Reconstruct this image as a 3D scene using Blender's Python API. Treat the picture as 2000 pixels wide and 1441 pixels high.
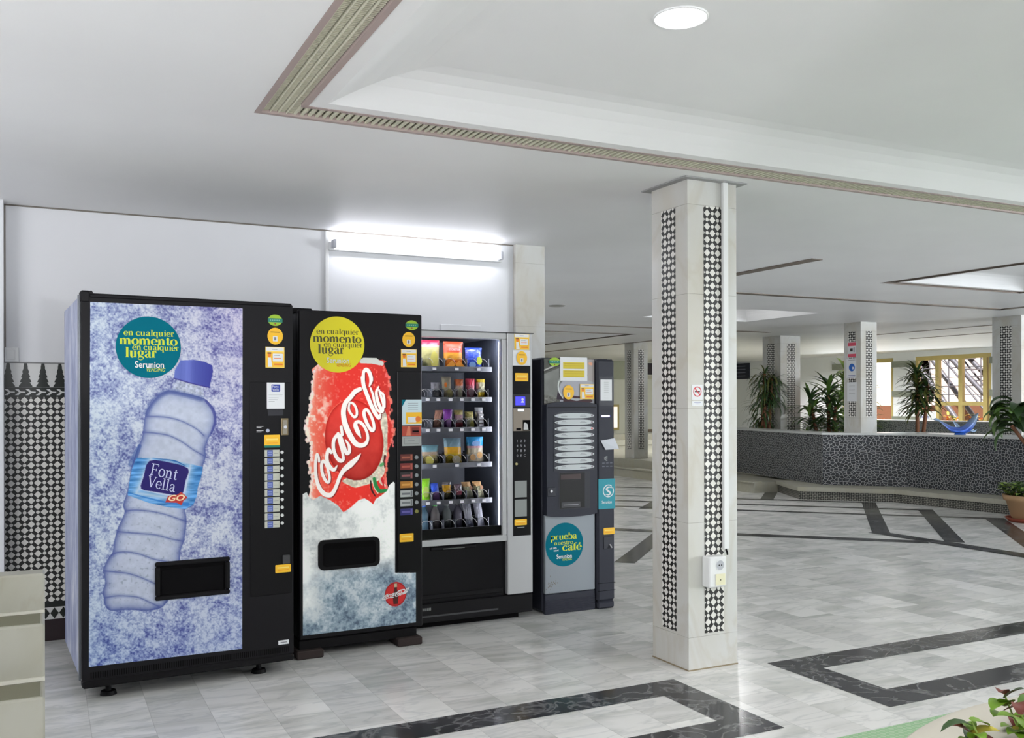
import bpy, math, random
import numpy as np
from mathutils import Vector, Matrix
R = math.radians
S = bpy.context.scene
for o in list(bpy.data.objects): bpy.data.objects.remove(o)

# ------------------------------------------------------------------ camera, world, lights, exposure
CEIL = 2.478
cd = bpy.data.cameras.new('camera'); cam = bpy.data.objects.new('camera', cd); S.collection.objects.link(cam)
cd.sensor_width = 36; cd.lens = 1835 * 36 / 2000; cd.shift_y = (787 - 720.5) / 2000; cd.clip_start = .05; cd.clip_end = 200
cam.matrix_world = Matrix.Translation((0, 0, 1.35)) @ Matrix.Rotation(-.462, 4, 'Z') @ Matrix.Rotation(math.pi / 2, 4, 'X') @ Matrix.Rotation(-.003, 4, 'Z')
S.camera = cam
W = bpy.data.worlds.new('world'); S.world = W; W.use_nodes = True
bg = W.node_tree.nodes['Background']; bg.inputs[0].default_value = (.86, .93, 1, 1); bg.inputs[1].default_value = .75
vs = S.view_settings; vs.view_transform = 'Standard'; vs.look = 'None'; vs.exposure = 0.04; vs.gamma = 1; vs.use_curve_mapping = False
S.cycles.max_bounces = 8; S.cycles.diffuse_bounces = 5; S.cycles.glossy_bounces = 4; S.cycles.transmission_bounces = 4
S.cycles.sample_clamp_indirect = 6; S.cycles.caustics_reflective = False; S.cycles.caustics_refractive = False
S.cycles.use_denoising = True

def light(kind, name, loc, power, col=(1, 1, 1), size=1, size_y=None, look=None, spread=None):
    l = bpy.data.lights.new(name, kind); l.energy = power; l.color = col
    if kind == 'AREA':
        l.size = size
        if size_y: l.shape = 'RECTANGLE'; l.size_y = size_y
        if spread: l.spread = R(spread)
    elif kind == 'SUN': l.angle = R(1)
    else: l.shadow_soft_size = size
    o = bpy.data.objects.new(name, l); S.collection.objects.link(o); o.location = loc
    if look is not None: o.rotation_euler = (Vector(look) - Vector(loc)).to_track_quat('-Z', 'Y').to_euler()
    return o
# low sun outside the garden windows
light('SUN', 'sun', (5, -2, 22), 11, (1, .95, .9), look=(24, 13, 0))
# daylight through the glazed entrance behind the camera
light('AREA', 'entrance_daylight', (3.2, -4.8, 1.45), 12, (.93, .96, 1), 7.0, 2.3, look=(2.8, 6, 1.3))
# daylight entering through the garden windows at the far right
light('AREA', 'garden_daylight', (17.35, 13.3, 1.5), 62, (.9, .95, 1), 7.0, 1.7, look=(6, 10, 1.2))
light('AREA', 'added_side_fill', (13.0, 1.2, 1.4), 150, (.82, .91, 1), 6.0, 1.7, look=(8, 8, 1.0))  # fill light added inside the hall, off to the right of the view
light('AREA', 'added_hall_fill', (14.5, -3.5, 1.6), 1050, (.9, .95, 1), 5.0, 1.7, look=(15, 20, 1.6))  # unseen area light added to brighten the far end of the hall
# unseen area light added on the left; the west wall has no opening
light('AREA', 'added_west_fill', (-4.05, 2.2, 1.2), 185, (.96, .97, 1), 4.5, 1.8, look=(2, 5, 1.5))
# uplighters added out of view behind and left of the camera, brightening the ceiling
UP = [(-1.7, 3.4, 16), (.9, -1.3, 24), (4.8, -.9, 30), (-1.6, -1.8, 14)]
for ux, uy, up_ in UP:
    up = light('SPOT', 'added_uplight', (ux, uy, 1.45), up_, (.97, .97, 1), .12, look=(ux + .25, uy + .5, 2.5)); up.data.spot_size = R(165); up.data.spot_blend = .35
light('SPOT', 'added_uplight', (.9, -1.3, 1.45), 170, (.97, .97, 1), .12, look=(1.1, 4.7, 3.3)).data.spot_size = R(42)  # extra spot added to lift the ceiling near the back wall

# ------------------------------------------------------------------ helpers
def lin(c):
    return tuple((x / 12.92 if x <= .04045 else ((x + .055) / 1.055) ** 2.4) for x in (v / 255 for v in c))
MATS = {}
def mat(name, rgb, rough=.5, metal=0, emit=0, spec=.5, trans=0, ior=1.45, alpha=1, coat=0):
    if name in MATS: return MATS[name]
    m = bpy.data.materials.new(name); m.use_nodes = True; b = m.node_tree.nodes['Principled BSDF']
    c = (*lin(rgb), 1); b.inputs['Base Color'].default_value = c
    b.inputs['Roughness'].default_value = rough; b.inputs['Metallic'].default_value = metal
    b.inputs['Specular IOR Level'].default_value = spec; b.inputs['IOR'].default_value = ior
    if trans: b.inputs['Transmission Weight'].default_value = trans
    if alpha < 1: b.inputs['Alpha'].default_value = alpha
    if coat: b.inputs['Coat Weight'].default_value = coat
    if emit: b.inputs['Emission Color'].default_value = c; b.inputs['Emission Strength'].default_value = emit
    MATS[name] = m; return m
def N(m, typ, **kw):
    n = m.node_tree.nodes.new(typ)
    for k, v in kw.items():
        if k in n.bl_rna.properties: setattr(n, k, v)
        else: n.inputs[k].default_value = v
    return n
def L(m, a, b): m.node_tree.links.new(a, b)
def math_(m, op, a, b=None, c=None):
    n = m.node_tree.nodes.new('ShaderNodeMath'); n.operation = op
    for i, v in enumerate((a, b, c)):
        if v is None: continue
        if isinstance(v, (int, float)): n.inputs[i].default_value = v
        else: L(m, v, n.inputs[i])
    return n.outputs[0]
def mixc(m, f, a, b):
    n = m.node_tree.nodes.new('ShaderNodeMix'); n.data_type = 'RGBA'
    for i, v in ((0, f), (6, a), (7, b)):
        if isinstance(v, (int, float)): n.inputs[i].default_value = v
        elif isinstance(v, tuple): n.inputs[i].default_value = (*v, 1)
        else: L(m, v, n.inputs[i])
    return n.outputs[2]
def bsdf(m): return m.node_tree.nodes['Principled BSDF']
def ramp(m, fac, stops):
    n = m.node_tree.nodes.new('ShaderNodeValToRGB'); e = n.color_ramp.elements
    while len(e) < len(stops): e.new(.5)
    for i, (p, c) in enumerate(stops): e[i].position = p; e[i].color = (*c, 1)
    L(m, fac, n.inputs[0]); return n.outputs[0]

class MB:
    def __init__(s): s.v = []; s.f = []; s.m = []; s.mats = []; s.sm = []
    def mi(s, m):
        if m not in s.mats: s.mats.append(m)
        return s.mats.index(m)
    def add(s, vs, fs, m, smooth=False):
        k = len(s.v); s.v += [tuple(p) for p in vs]; i = s.mi(m)
        for f in fs: s.f.append(tuple(k + a for a in f)); s.m.append(i); s.sm.append(smooth)
        return s
    def box(s, a, b, m, bev=0):
        x0, y0, z0 = [min(p, q) for p, q in zip(a, b)]; x1, y1, z1 = [max(p, q) for p, q in zip(a, b)]
        if bev <= 0:
            v = [(x0, y0, z0), (x1, y0, z0), (x1, y1, z0), (x0, y1, z0), (x0, y0, z1), (x1, y0, z1), (x1, y1, z1), (x0, y1, z1)]
            return s.add(v, [(3, 2, 1, 0), (4, 5, 6, 7), (0, 1, 5, 4), (1, 2, 6, 5), (2, 3, 7, 6), (3, 0, 4, 7)], m)
        e = min(bev, (x1 - x0) / 2.1, (y1 - y0) / 2.1, (z1 - z0) / 2.1)
        v = []
        for z, i in ((z0, e), (z0 + e, 0), (z1 - e, 0), (z1, e)):
            v += [(x0 + i + (e if i == 0 else 0), y0 + i, z), (x1 - i - (e if i == 0 else 0), y0 + i, z), (x1 - i, y0 + i + (e if i == 0 else 0), z), (x1 - i, y1 - i - (e if i == 0 else 0), z),
                  (x1 - i - (e if i == 0 else 0), y1 - i, z), (x0 + i + (e if i == 0 else 0), y1 - i, z), (x0 + i, y1 - i - (e if i == 0 else 0), z), (x0 + i, y0 + i + (e if i == 0 else 0), z)]
        f = [tuple(range(7, -1, -1)), tuple(range(24, 32))]
        for r in range(3):
            for k in range(8): f.append((r * 8 + k, r * 8 + (k + 1) % 8, r * 8 + 8 + (k + 1) % 8, r * 8 + 8 + k))
        return s.add(v, f, m)
    def prism(s, pts, z0, z1, m):
        n = len(pts); v = [(x, y, z0) for x, y in pts] + [(x, y, z1) for x, y in pts]
        ar = sum(pts[i][0] * pts[(i + 1) % n][1] - pts[(i + 1) % n][0] * pts[i][1] for i in range(n))
        f = [tuple(range(n - 1, -1, -1)), tuple(range(n, 2 * n))] + [(i, (i + 1) % n, n + (i + 1) % n, n + i) for i in range(n)]
        if ar < 0: f = [q[::-1] for q in f]
        return s.add(v, f, m)
    def slab(s, pts, y0, y1, m):      # polygon in (x, z), extruded along y
        n = len(pts); v = [(x, y0, z) for x, z in pts] + [(x, y1, z) for x, z in pts]
        ar = sum(pts[i][0] * pts[(i + 1) % n][1] - pts[(i + 1) % n][0] * pts[i][1] for i in range(n))
        f = [tuple(range(n)), tuple(range(2 * n - 1, n - 1, -1))] + [(i, n + i, n + (i + 1) % n, (i + 1) % n) for i in range(n)]
        if ar < 0: f = [q[::-1] for q in f]
        return s.add(v, f, m)
    def cyl(s, a, b, r, m, n=20, r2=None, smooth=True):
        return s.tube([a, b], r, m, n, rs=[r, r if r2 is None else r2], smooth=smooth)
    def tube(s, pts, r, m, n=8, rs=None, smooth=True, caps=True, closed=False):
        P = [Vector(p) for p in pts]; k0 = len(P); v = []; up = None
        for i, p in enumerate(P):
            if closed: t = P[(i + 1) % k0] - P[i - 1]
            else: t = P[min(i + 1, k0 - 1)] - P[max(i - 1, 0)]
            t.normalize()
            if up is None:
                up = Vector((0, 0, 1)) if abs(t.z) < .9 else Vector((1, 0, 0))
            a = t.cross(up)
            if a.length < 1e-5: a = t.cross(Vector((0, 1, 0)))
            a.normalize(); b = a.cross(t); up = b
            rr = rs[i] if rs else r
            for k in range(n):
                w = 2 * math.pi * k / n; v.append(p + a * (rr * math.cos(w)) + b * (rr * math.sin(w)))
        f = []
        for i in range(k0 if closed else k0 - 1):
            j = (i + 1) % k0
            for k in range(n): f.append((i * n + k, j * n + k, j * n + (k + 1) % n, i * n + (k + 1) % n))
        s.add(v, f, m, smooth)
        if caps and not closed:
            s.add([v[k] for k in range(n)], [tuple(range(n))], m); s.add([v[(k0 - 1) * n + k] for k in range(n)], [tuple(range(n - 1, -1, -1))], m)
        return s
    def lathe(s, prof, m, n=32, c=(0, 0, 0), sx=1, sy=1):
        v = []
        for r, z in prof:
            for k in range(n):
                w = 2 * math.pi * k / n; v.append((c[0] + r * sx * math.cos(w), c[1] + r * sy * math.sin(w), c[2] + z))
        f = []
        for i in range(len(prof) - 1):
            for k in range(n): f.append((i * n + k, i * n + (k + 1) % n, (i + 1) * n + (k + 1) % n, (i + 1) * n + k))
        return s.add(v, f, m, True)
    # flat artwork facing -y
    def rect(s, u0, z0, u1, z1, y, m): return s.add([(u0, y, z0), (u1, y, z0), (u1, y, z1), (u0, y, z1)], [(0, 1, 2, 3)], m)
    def poly(s, pts, y, m): return s.add([(u, y, z) for u, z in pts], [tuple(range(len(pts)))], m)
    def disc(s, cu, cz, ru, y, m, rz=None, n=48):
        rz = rz or ru; return s.poly([(cu + ru * math.cos(2 * math.pi * k / n), cz + rz * math.sin(2 * math.pi * k / n)) for k in range(n)], y, m)
    def ring(s, cu, cz, r0, r1, y, m, n=40, a0=0, a1=360):
        A = [R(a0 + (a1 - a0) * k / n) for k in range(n + 1)]
        v = [(cu + r0 * math.cos(a), y, cz + r0 * math.sin(a)) for a in A] + [(cu + r1 * math.cos(a), y, cz + r1 * math.sin(a)) for a in A]
        return s.add(v, [(k, n + 1 + k, n + 2 + k, k + 1) for k in range(n)], m)
    def rrect(s, u0, z0, u1, z1, r, y, m, y2=None):
        p = []
        for cx, cz, a in ((u1 - r, z1 - r, 0), (u0 + r, z1 - r, 90), (u0 + r, z0 + r, 180), (u1 - r, z0 + r, 270)):
            p += [(cx + r * math.cos(R(a + t)), cz + r * math.sin(R(a + t))) for t in (0, 22.5, 45, 67.5, 90)]
        return s.poly(p, y, m) if y2 is None else s.slab(p, y, y2, m)
    def ribbon(s, pts, ws, y, m, tf=None, sub=5):
        P, Wd = smooth_path(pts, ws, sub); v = []; n = len(P)
        for i in range(n):
            t = P[min(i + 1, n - 1)] - P[max(i - 1, 0)]; l = np.hypot(*t) or 1; nn = np.array((-t[1], t[0])) / l
            for sg in (.5, -.5):
                q = P[i] + nn * Wd[i] * sg
                if tf: q = tf(q[0], q[1])
                v.append((q[0], y, q[1]))
        return s.add(v, [(2 * i, 2 * i + 1, 2 * i + 3, 2 * i + 2) for i in range(n - 1)], m)
    def text(s, body, u, z, size, y, m, align='LEFT', bold=0, shear=0, sx=1):
        vv, ff = text_geo(body, align, bold)
        return s.add([(u + (a * sx + b * shear) * size, y, z + b * size) for a, b in vv], ff, m)
    def build(s, name, parent=None, loc=None, rot=None, smooth_angle=None):
        me = bpy.data.meshes.new(name); me.from_pydata(s.v, [], s.f)
        for m in s.mats: me.materials.append(m)
        me.polygons.foreach_set('material_index', s.m); me.polygons.foreach_set('use_smooth', s.sm)
        uv = me.uv_layers.new(name='UVMap')
        nl = len(me.loops); vi = np.empty(nl, 'i'); me.loops.foreach_get('vertex_index', vi)
        co = np.empty(len(me.vertices) * 3); me.vertices.foreach_get('co', co); co = co.reshape(-1, 3)
        nr = np.empty(len(me.polygons) * 3); me.polygons.foreach_get('normal', nr); nr = np.abs(nr.reshape(-1, 3))
        lt = np.empty(len(me.polygons), 'i'); me.polygons.foreach_get('loop_total', lt)
        ax = np.repeat(nr.argmax(1), lt); c = co[vi]
        U = np.where(ax == 0, c[:, 1], c[:, 0]); V = np.where(ax == 2, c[:, 1], c[:, 2])
        uv.data.foreach_set('uv', np.stack([U, V], 1).ravel())
        me.update()
        o = bpy.data.objects.new(name, me); S.collection.objects.link(o)
        if parent: o.parent = parent
        if loc is not None: o.location = loc
        if rot is not None: o.rotation_euler = rot
        return o
def smooth_path(pts, ws, sub=5):
    P = np.array(pts, float)
    if not hasattr(ws, '__len__'): ws = [ws] * len(P)
    Wd = np.array(ws, float)
    if len(P) < 3 or sub <= 1: return P, Wd
    closed = np.allclose(P[0], P[-1])
    E = np.vstack([P[-2] if closed else 2 * P[0] - P[1], P, P[1] if closed else 2 * P[-1] - P[-2]])
    out = []; ow = []
    for i in range(len(P) - 1):
        p0, p1, p2, p3 = E[i:i + 4]
        for t in np.linspace(0, 1, sub, endpoint=False):
            out.append(.5 * (2 * p1 + (p2 - p0) * t + (2 * p0 - 5 * p1 + 4 * p2 - p3) * t * t + (3 * p1 - p0 - 3 * p2 + p3) * t ** 3)); ow.append(Wd[i] * (1 - t) + Wd[i + 1] * t)
    out.append(P[-1]); ow.append(Wd[-1])
    return np.array(out), np.array(ow)
_tc = {}
def text_geo(body, align, bold):
    k = (body, align, bold)
    if k not in _tc:
        cu = bpy.data.curves.new('t', 'FONT'); cu.body = body; cu.align_x = align; cu.offset = bold; cu.size = 1; cu.resolution_u = 3
        o = bpy.data.objects.new('t', cu); S.collection.objects.link(o); dg = bpy.context.evaluated_depsgraph_get(); dg.update()
        me = bpy.data.meshes.new_from_object(o.evaluated_get(dg))
        _tc[k] = ([(v.co.x, v.co.y) for v in me.vertices], [tuple(p.vertices) for p in me.polygons])
        bpy.data.objects.remove(o); bpy.data.curves.remove(cu); bpy.data.meshes.remove(me)
    return _tc[k]
def thing(name, label, cat, loc=(0, 0, 0), rz=0, group=None, kind='thing'):
    o = bpy.data.objects.new(name, None); S.collection.objects.link(o); o.empty_display_size = .1
    o.location = loc; o.rotation_euler = (0, 0, rz); return tag(o, label, cat, group, kind)
def tag(o, label=None, cat=None, group=None, kind='thing'):
    if label: o['label'] = label
    if cat: o['category'] = cat
    if group: o['group'] = group
    o['kind'] = kind; return o
def plab(o, l): o['label'] = l; return o

# high-contrast serif letters drawn as strokes; x-height 1, baseline 0
def bowl(cx, rx, t, T, a0=0, a1=360, n=14, ry=.5, cy=.5):
    A = [R(a0 + (a1 - a0) * k / n) for k in range(n + 1)]
    return ([(cx + rx * math.cos(a), cy + ry * math.sin(a)) for a in A], [t + (T - t) * abs(math.cos(a)) ** 1.3 for a in A])
def serif_glyph(ch, t, T):
    st = lambda x, y0, y1: ([(x, y0), (x, y1)], [T, T]); ba = lambda x0, x1, y: ([(x0, y), (x1, y)], [t, t])
    g = {'o': (.9, [bowl(.45, .36, t, T)]), 'c': (.8, [bowl(.42, .34, t, T, 40, 320), ([(.62, .74), (.66, .74)], [T * .9] * 2)]),
      'e': (.85, [bowl(.42, .34, t, T, 0, 320), ba(.1, .76, .52)]), 'é': (.85, [bowl(.42, .34, t, T, 0, 320), ba(.1, .76, .52), ([(.4, 1.12), (.62, 1.42)], [T * .5, T])]),
      'n': (1.1, [st(.25, 0, 1), ba(.05, .45, t / 2), ba(.05, .25, 1 - t / 2), ([(.25, .7), (.45, .95), (.65, .97), (.78, .75)], [t, t, T * .8, T]), st(.78, 0, .76), ba(.58, .98, t / 2)]),
      'm': (1.65, [st(.25, 0, 1), ba(.05, .45, t / 2), ba(.05, .25, 1 - t / 2)] + [q for d in (0, .53) for q in (([(.25 + d, .7), (.45 + d, .95), (.65 + d, .97), (.78 + d, .75)], [t, t, T * .8, T]), st(.78 + d, 0, .76), ba(.6 + d, .96 + d, t / 2))]),
      'u': (1.1, [st(.25, .25, 1), ba(.05, .25, 1 - t / 2), ([(.25, .28), (.32, .04), (.5, .02), (.78, .28)], [T, T * .7, t, t]), st(.78, 0, 1), ba(.58, .78, 1 - t / 2), ba(.78, .98, t / 2)]),
      'r': (.8, [st(.25, 0, 1), ba(.05, .5, t / 2), ba(.05, .25, 1 - t / 2), ([(.25, .65), (.4, .93), (.58, .97)], [t, t, T * .6]), ([(.58, .84), (.66, .84)], [T, T])]),
      'i': (.55, [st(.27, 0, 1), ba(.05, .5, t / 2), ba(.05, .27, 1 - t / 2), ([(.2, 1.38), (.34, 1.38)], [T * .9] * 2)]),
      'l': (.55, [st(.27, 0, 1.55), ba(.05, .5, t / 2), ba(.05, .27, 1.55 - t / 2)]), 't': (.65, [st(.28, .15, 1.3), ba(.03, .55, 1 - t / 2), ([(.28, .2), (.36, .03), (.58, .14)], [T, T * .6, t])]),
      'a': (.95, [([(.18, .75), (.25, .95), (.5, .99), (.66, .8), (.66, .2), (.76, .04), (.92, .1)], [T * .8, t, t, T, T, T * .7, t]), ([(.66, .58), (.35, .5), (.18, .28), (.3, .05), (.5, .06), (.66, .25)], [t, t, T, T * .7, t, t])]),
      'q': (1.0, [bowl(.42, .33, t, T), st(.78, -.5, 1), ba(.6, .98, -.5)]), 'p': (1.0, [bowl(.58, .33, t, T), st(.25, -.5, 1), ba(.05, .45, -.5), ba(.05, .25, 1 - t / 2)]),
      'b': (1.0, [bowl(.58, .33, t, T), st(.25, 0, 1.55), ba(.05, .25, 1.55 - t / 2)]), 'd': (1.0, [bowl(.42, .33, t, T), st(.78, 0, 1.55), ba(.58, .78, 1.52), ba(.78, .98, t / 2)]),
      'g': (.9, [bowl(.4, .27, t, T, ry=.33, cy=.66), ([(.25, .36), (.15, .22), (.4, .12), (.7, .05), (.74, -.2), (.4, -.4), (.08, -.22), (.2, .02), (.4, .1)], [t, T * .5, T * .8, T * .6, t, t, t, t, t]), ([(.62, .86), (.78, .95)], [t, T * .6])]),
      'f': (.6, [st(.27, 0, 1.2), ba(.05, .5, t / 2), ba(.03, .52, 1 - t / 2), ([(.27, 1.15), (.35, 1.45), (.58, 1.4)], [T, t, T * .8])]),
      's': (.72, [([(.6, .75), (.4, .97), (.15, .78), (.4, .5), (.62, .25), (.38, .02), (.1, .22)], [t, t, T * .8, T, T * .8, t, t])]),
      'F': (1.15, [st(.3, 0, 1.45), ba(.08, 1.0, 1.45), ba(.3, .8, .75), ba(.08, .52, 0), ([(1.0, 1.45), (1.02, 1.2)], [t, t]), ([(.8, .9), (.8, .6)], [t, t])]),
      'V': (1.25, [([(.15, 1.45), (.62, 0)], [T, T]), ([(1.08, 1.45), (.62, 0)], [t, t]), ba(0, .35, 1.45), ba(.92, 1.25, 1.45)]), ' ': (.45, [])}
    return g[ch]
def serif(mb, body, u, z, xh, y, m, t=.07, T=.26, tf=None, width=None):
    adv = sum(serif_glyph(c, t, T)[0] for c in body); sx = (width / (adv * xh)) if width else 1; x = 0
    for ch in body:
        a, sts = serif_glyph(ch, t, T)
        for pts, ws in sts:
            f = (lambda p, q, x=x: tf((x + p) * sx * xh, q * xh)) if tf else (lambda p, q, x=x: (u + (x + p) * sx * xh, z + q * xh))
            mb.ribbon(pts, ws, y, m, tf=f, sub=3 if len(pts) > 2 else 1)
        x += a

# printed panels: painted per-vertex on a fine mesh
class Canvas:
    def __init__(s, w, h, quad):
        s.w, s.h = w, h; s.tone = 1.0; s.im = np.zeros((h, w, 4)); s.Y, s.X = np.mgrid[0:h, 0:w].astype(float)
        src = np.array(quad, float); dst = np.array([(0, 0), (w - 1, 0), (w - 1, h - 1), (0, h - 1)], float); A = []; b = []
        for (x, y), (u, v) in zip(src, dst):
            A += [[x, y, 1, 0, 0, 0, -u * x, -u * y], [0, 0, 0, x, y, 1, -v * x, -v * y]]; b += [u, v]
        hh = np.linalg.solve(np.array(A), np.array(b)); s.Hm = np.append(hh, 1).reshape(3, 3)
        a = s.tp([(quad[0][0], quad[0][1]), (quad[0][0] + 10, quad[0][1]), (quad[0][0], quad[0][1] + 10)]); s.px = (np.hypot(*(a[1] - a[0])) + np.hypot(*(a[2] - a[0]))) / 20
    def tp(s, pts):
        p = np.c_[np.array(pts, float), np.ones(len(pts))] @ s.Hm.T; return p[:, :2] / p[:, 2:]
    def rows(s, k): return s.Y / s.h
    def fbm(s, sc, octs=4, seed=0, gain=.55, sy=1):
        rg = np.random.RandomState(seed); out = np.zeros((s.h, s.w)); amp = 1; tot = 0
        for o in range(octs):
            c = max(1.0, sc / 2 ** o); gh, gw = int(s.h / c / sy) + 3, int(s.w / c) + 3; g = rg.rand(gh, gw)
            yy = s.Y / c / sy; xx = s.X / c; yi = yy.astype(int); xi = xx.astype(int); fy = yy - yi; fx = xx - xi; fy = fy * fy * (3 - 2 * fy); fx = fx * fx * (3 - 2 * fx)
            out += amp * ((g[yi, xi] * (1 - fx) + g[yi, xi + 1] * fx) * (1 - fy) + (g[yi + 1, xi] * (1 - fx) + g[yi + 1, xi + 1] * fx) * fy); tot += amp; amp *= gain
        return out / tot
    def mask(s, pts, smooth=0):
        P = s.tp(pts)
        if smooth: P, _ = smooth_path(np.vstack([P, P[:1]]), 1, smooth)
        m = np.zeros((s.h, s.w)); n = len(P)
        for ox, oy in ((-.25, -.25), (.25, -.25), (.25, .25), (-.25, .25)):
            c = np.zeros((s.h, s.w), bool); X = s.X + ox; Y = s.Y + oy
            for i in range(n):
                x0, y0 = P[i]; x1, y1 = P[(i + 1) % n]
                if y0 == y1: continue
                lo, hi = sorted((y0, y1)); r0, r1 = max(0, int(lo) - 1), min(s.h, int(hi) + 2)
                if r0 >= r1: continue
                Yy = Y[r0:r1]; c[r0:r1] ^= ((y0 > Yy) != (y1 > Yy)) & (X[r0:r1] < (x1 - x0) * (Yy - y0) / (y1 - y0) + x0)
            m += c * .25
        return m
    def stroke(s, pts, ws, sub=6, art=True):
        P = s.tp(pts) if art else np.array(pts, float)
        P, Wd = smooth_path(P, (np.array(ws, float) * s.px) if hasattr(ws, '__len__') else ws * s.px, sub); m = np.zeros((s.h, s.w)); pad = Wd.max() + 2
        for i in range(len(P) - 1):
            a, b = P[i], P[i + 1]; x0, x1 = int(max(0, min(a[0], b[0]) - pad)), int(min(s.w, max(a[0], b[0]) + pad)); y0, y1 = int(max(0, min(a[1], b[1]) - pad)), int(min(s.h, max(a[1], b[1]) + pad))
            if x0 >= x1 or y0 >= y1: continue
            X = s.X[y0:y1, x0:x1]; Y = s.Y[y0:y1, x0:x1]; d = b - a; l = d @ d or 1e-9; t = np.clip(((X - a[0]) * d[0] + (Y - a[1]) * d[1]) / l, 0, 1)
            ds = np.hypot(X - a[0] - t * d[0], Y - a[1] - t * d[1]); r = (Wd[i] * (1 - t) + Wd[i + 1] * t) / 2
            m[y0:y1, x0:x1] = np.maximum(m[y0:y1, x0:x1], np.clip(r - ds + .5, 0, 1))
        return m
    def edge(s, pts, k):          # 1 at the outline, fading over k art units
        P = s.tp(pts); P = np.vstack([P, P[:1]]); d2 = np.full((s.h, s.w), 1e9)
        for i in range(len(P) - 1):
            a, b = P[i], P[i + 1]; d = b - a; l = d @ d or 1e-9; t = np.clip(((s.X - a[0]) * d[0] + (s.Y - a[1]) * d[1]) / l, 0, 1)
            d2 = np.minimum(d2, (s.X - a[0] - t * d[0]) ** 2 + (s.Y - a[1] - t * d[1]) ** 2)
        return np.exp(-np.sqrt(d2) / (k * s.px))
    def put(s, m, rgb, glow=None):
        c = rgb if isinstance(rgb, np.ndarray) else np.array(rgb, float).reshape(1, 1, 3) * np.ones((s.h, s.w, 1)); m3 = m[..., None]
        s.im[..., :3] = s.im[..., :3] * (1 - m3) + c * m3
        if glow is not None: s.im[..., 3] = s.im[..., 3] * (1 - m) + glow * m
    def panel(s, name, corners, y, m, parent, hole=None):    # corners: TL TR BR BL in (u, z)
        c = np.clip(s.im[..., :3] / 255, 0, 1); c = np.where(c <= .04045, c / 12.92, ((c + .055) / 1.055) ** 2.4)
        u = (s.X / (s.w - 1))[..., None]; v = (s.Y / (s.h - 1))[..., None]; q = [np.array(k, float) for k in corners]
        p = (q[0] * (1 - u) + q[1] * u) * (1 - v) + (q[3] * (1 - u) + q[2] * u) * v
        co = np.stack([p[..., 0], np.full((s.h, s.w), y), p[..., 1]], -1).reshape(-1, 3)
        idx = np.arange(s.h * s.w).reshape(s.h, s.w); f = np.stack([idx[:-1, :-1], idx[1:, :-1], idx[1:, 1:], idx[:-1, 1:]], -1).reshape(-1, 4)
        if hole is not None:
            k = hole[:-1, :-1].ravel(); f = f[~k]
        me = bpy.data.meshes.new(name); me.vertices.add(len(co)); me.vertices.foreach_set('co', co.ravel())
        me.loops.add(len(f) * 4); me.polygons.add(len(f)); me.loops.foreach_set('vertex_index', f.ravel().astype('i'))
        me.polygons.foreach_set('loop_start', np.arange(0, len(f) * 4, 4, dtype='i')); me.update(calc_edges=True)
        at = me.color_attributes.new('paint', 'FLOAT_COLOR', 'POINT'); at.data.foreach_set('color', np.concatenate([c * s.tone, s.im[..., 3:]], -1).ravel().astype('f'))
        me.materials.append(m); o = bpy.data.objects.new(name, me); S.collection.objects.link(o); o.parent = parent; return o
def print_mat(name, rough, emit):
    m = bpy.data.materials.new(name); m.use_nodes = True; b = bsdf(m); a = N(m, 'ShaderNodeVertexColor', layer_name='paint')
    L(m, a.outputs[0], b.inputs['Base Color']); b.inputs['Roughness'].default_value = rough; b.inputs['Specular IOR Level'].default_value = .25
    if emit: L(m, a.outputs[0], b.inputs['Emission Color']); L(m, math_(m, 'MULTIPLY', a.outputs[1], emit), b.inputs['Emission Strength'])
    return m

# ------------------------------------------------------------------ materials
black = mat('black_paint', (20, 19, 22), .42, spec=.22); blackm = mat('black_matt', (14, 13, 15), .6, spec=.2); hole = mat('dark_cavity', (7, 6, 7), .8, spec=.1); dgrey = mat('charcoal_plastic', (44, 46, 56), .5, spec=.3)
blackg = mat('black_gloss', (12, 11, 14), .3, spec=.25); silver = mat('silver_panel', (182, 183, 184), .35, .25); steel = mat('steel', (150, 148, 140), .3, .9); white = mat('white_plastic', (225, 226, 226), .4)
paperw = mat('paper', (222, 224, 226), .7); yellow = mat('yellow_sticker', (240, 186, 38), .5); yellow2 = mat('yellow_pale', (246, 214, 110), .5); teal = mat('teal_sticker', (0, 104, 122), .6, spec=.1)
lime = mat('lime_print', (200, 214, 50), .5); ygreen = mat('yellow_green_sticker', (236, 224, 30), .5); navy = mat('navy_print', (42, 60, 150), .5); ink = mat('grey_ink', (120, 122, 126), .6); green = mat('green_print', (40, 130, 90), .5)
red = mat('red_print', (205, 40, 40), .4); orange = mat('orange_print', (225, 120, 40), .5); redbox = mat('red_orange_print', (170, 66, 48), .4); lgrey = mat('light_grey_print', (160, 164, 162), .4)
brown = mat('taupe_metal', (168, 152, 148), .5, .1); louvre = mat('louvre_ivory', (205, 203, 184), .55); gap = mat('louvre_gap', (60, 56, 50), .8); bronze = mat('bronze_strip', (116, 105, 96), .5, .2)
chrome = mat('chrome', (210, 210, 215), .15, 1); glass = mat('clear_glass', (255, 255, 255), 0, 0, 0, .5, 1, 1.45)

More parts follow.
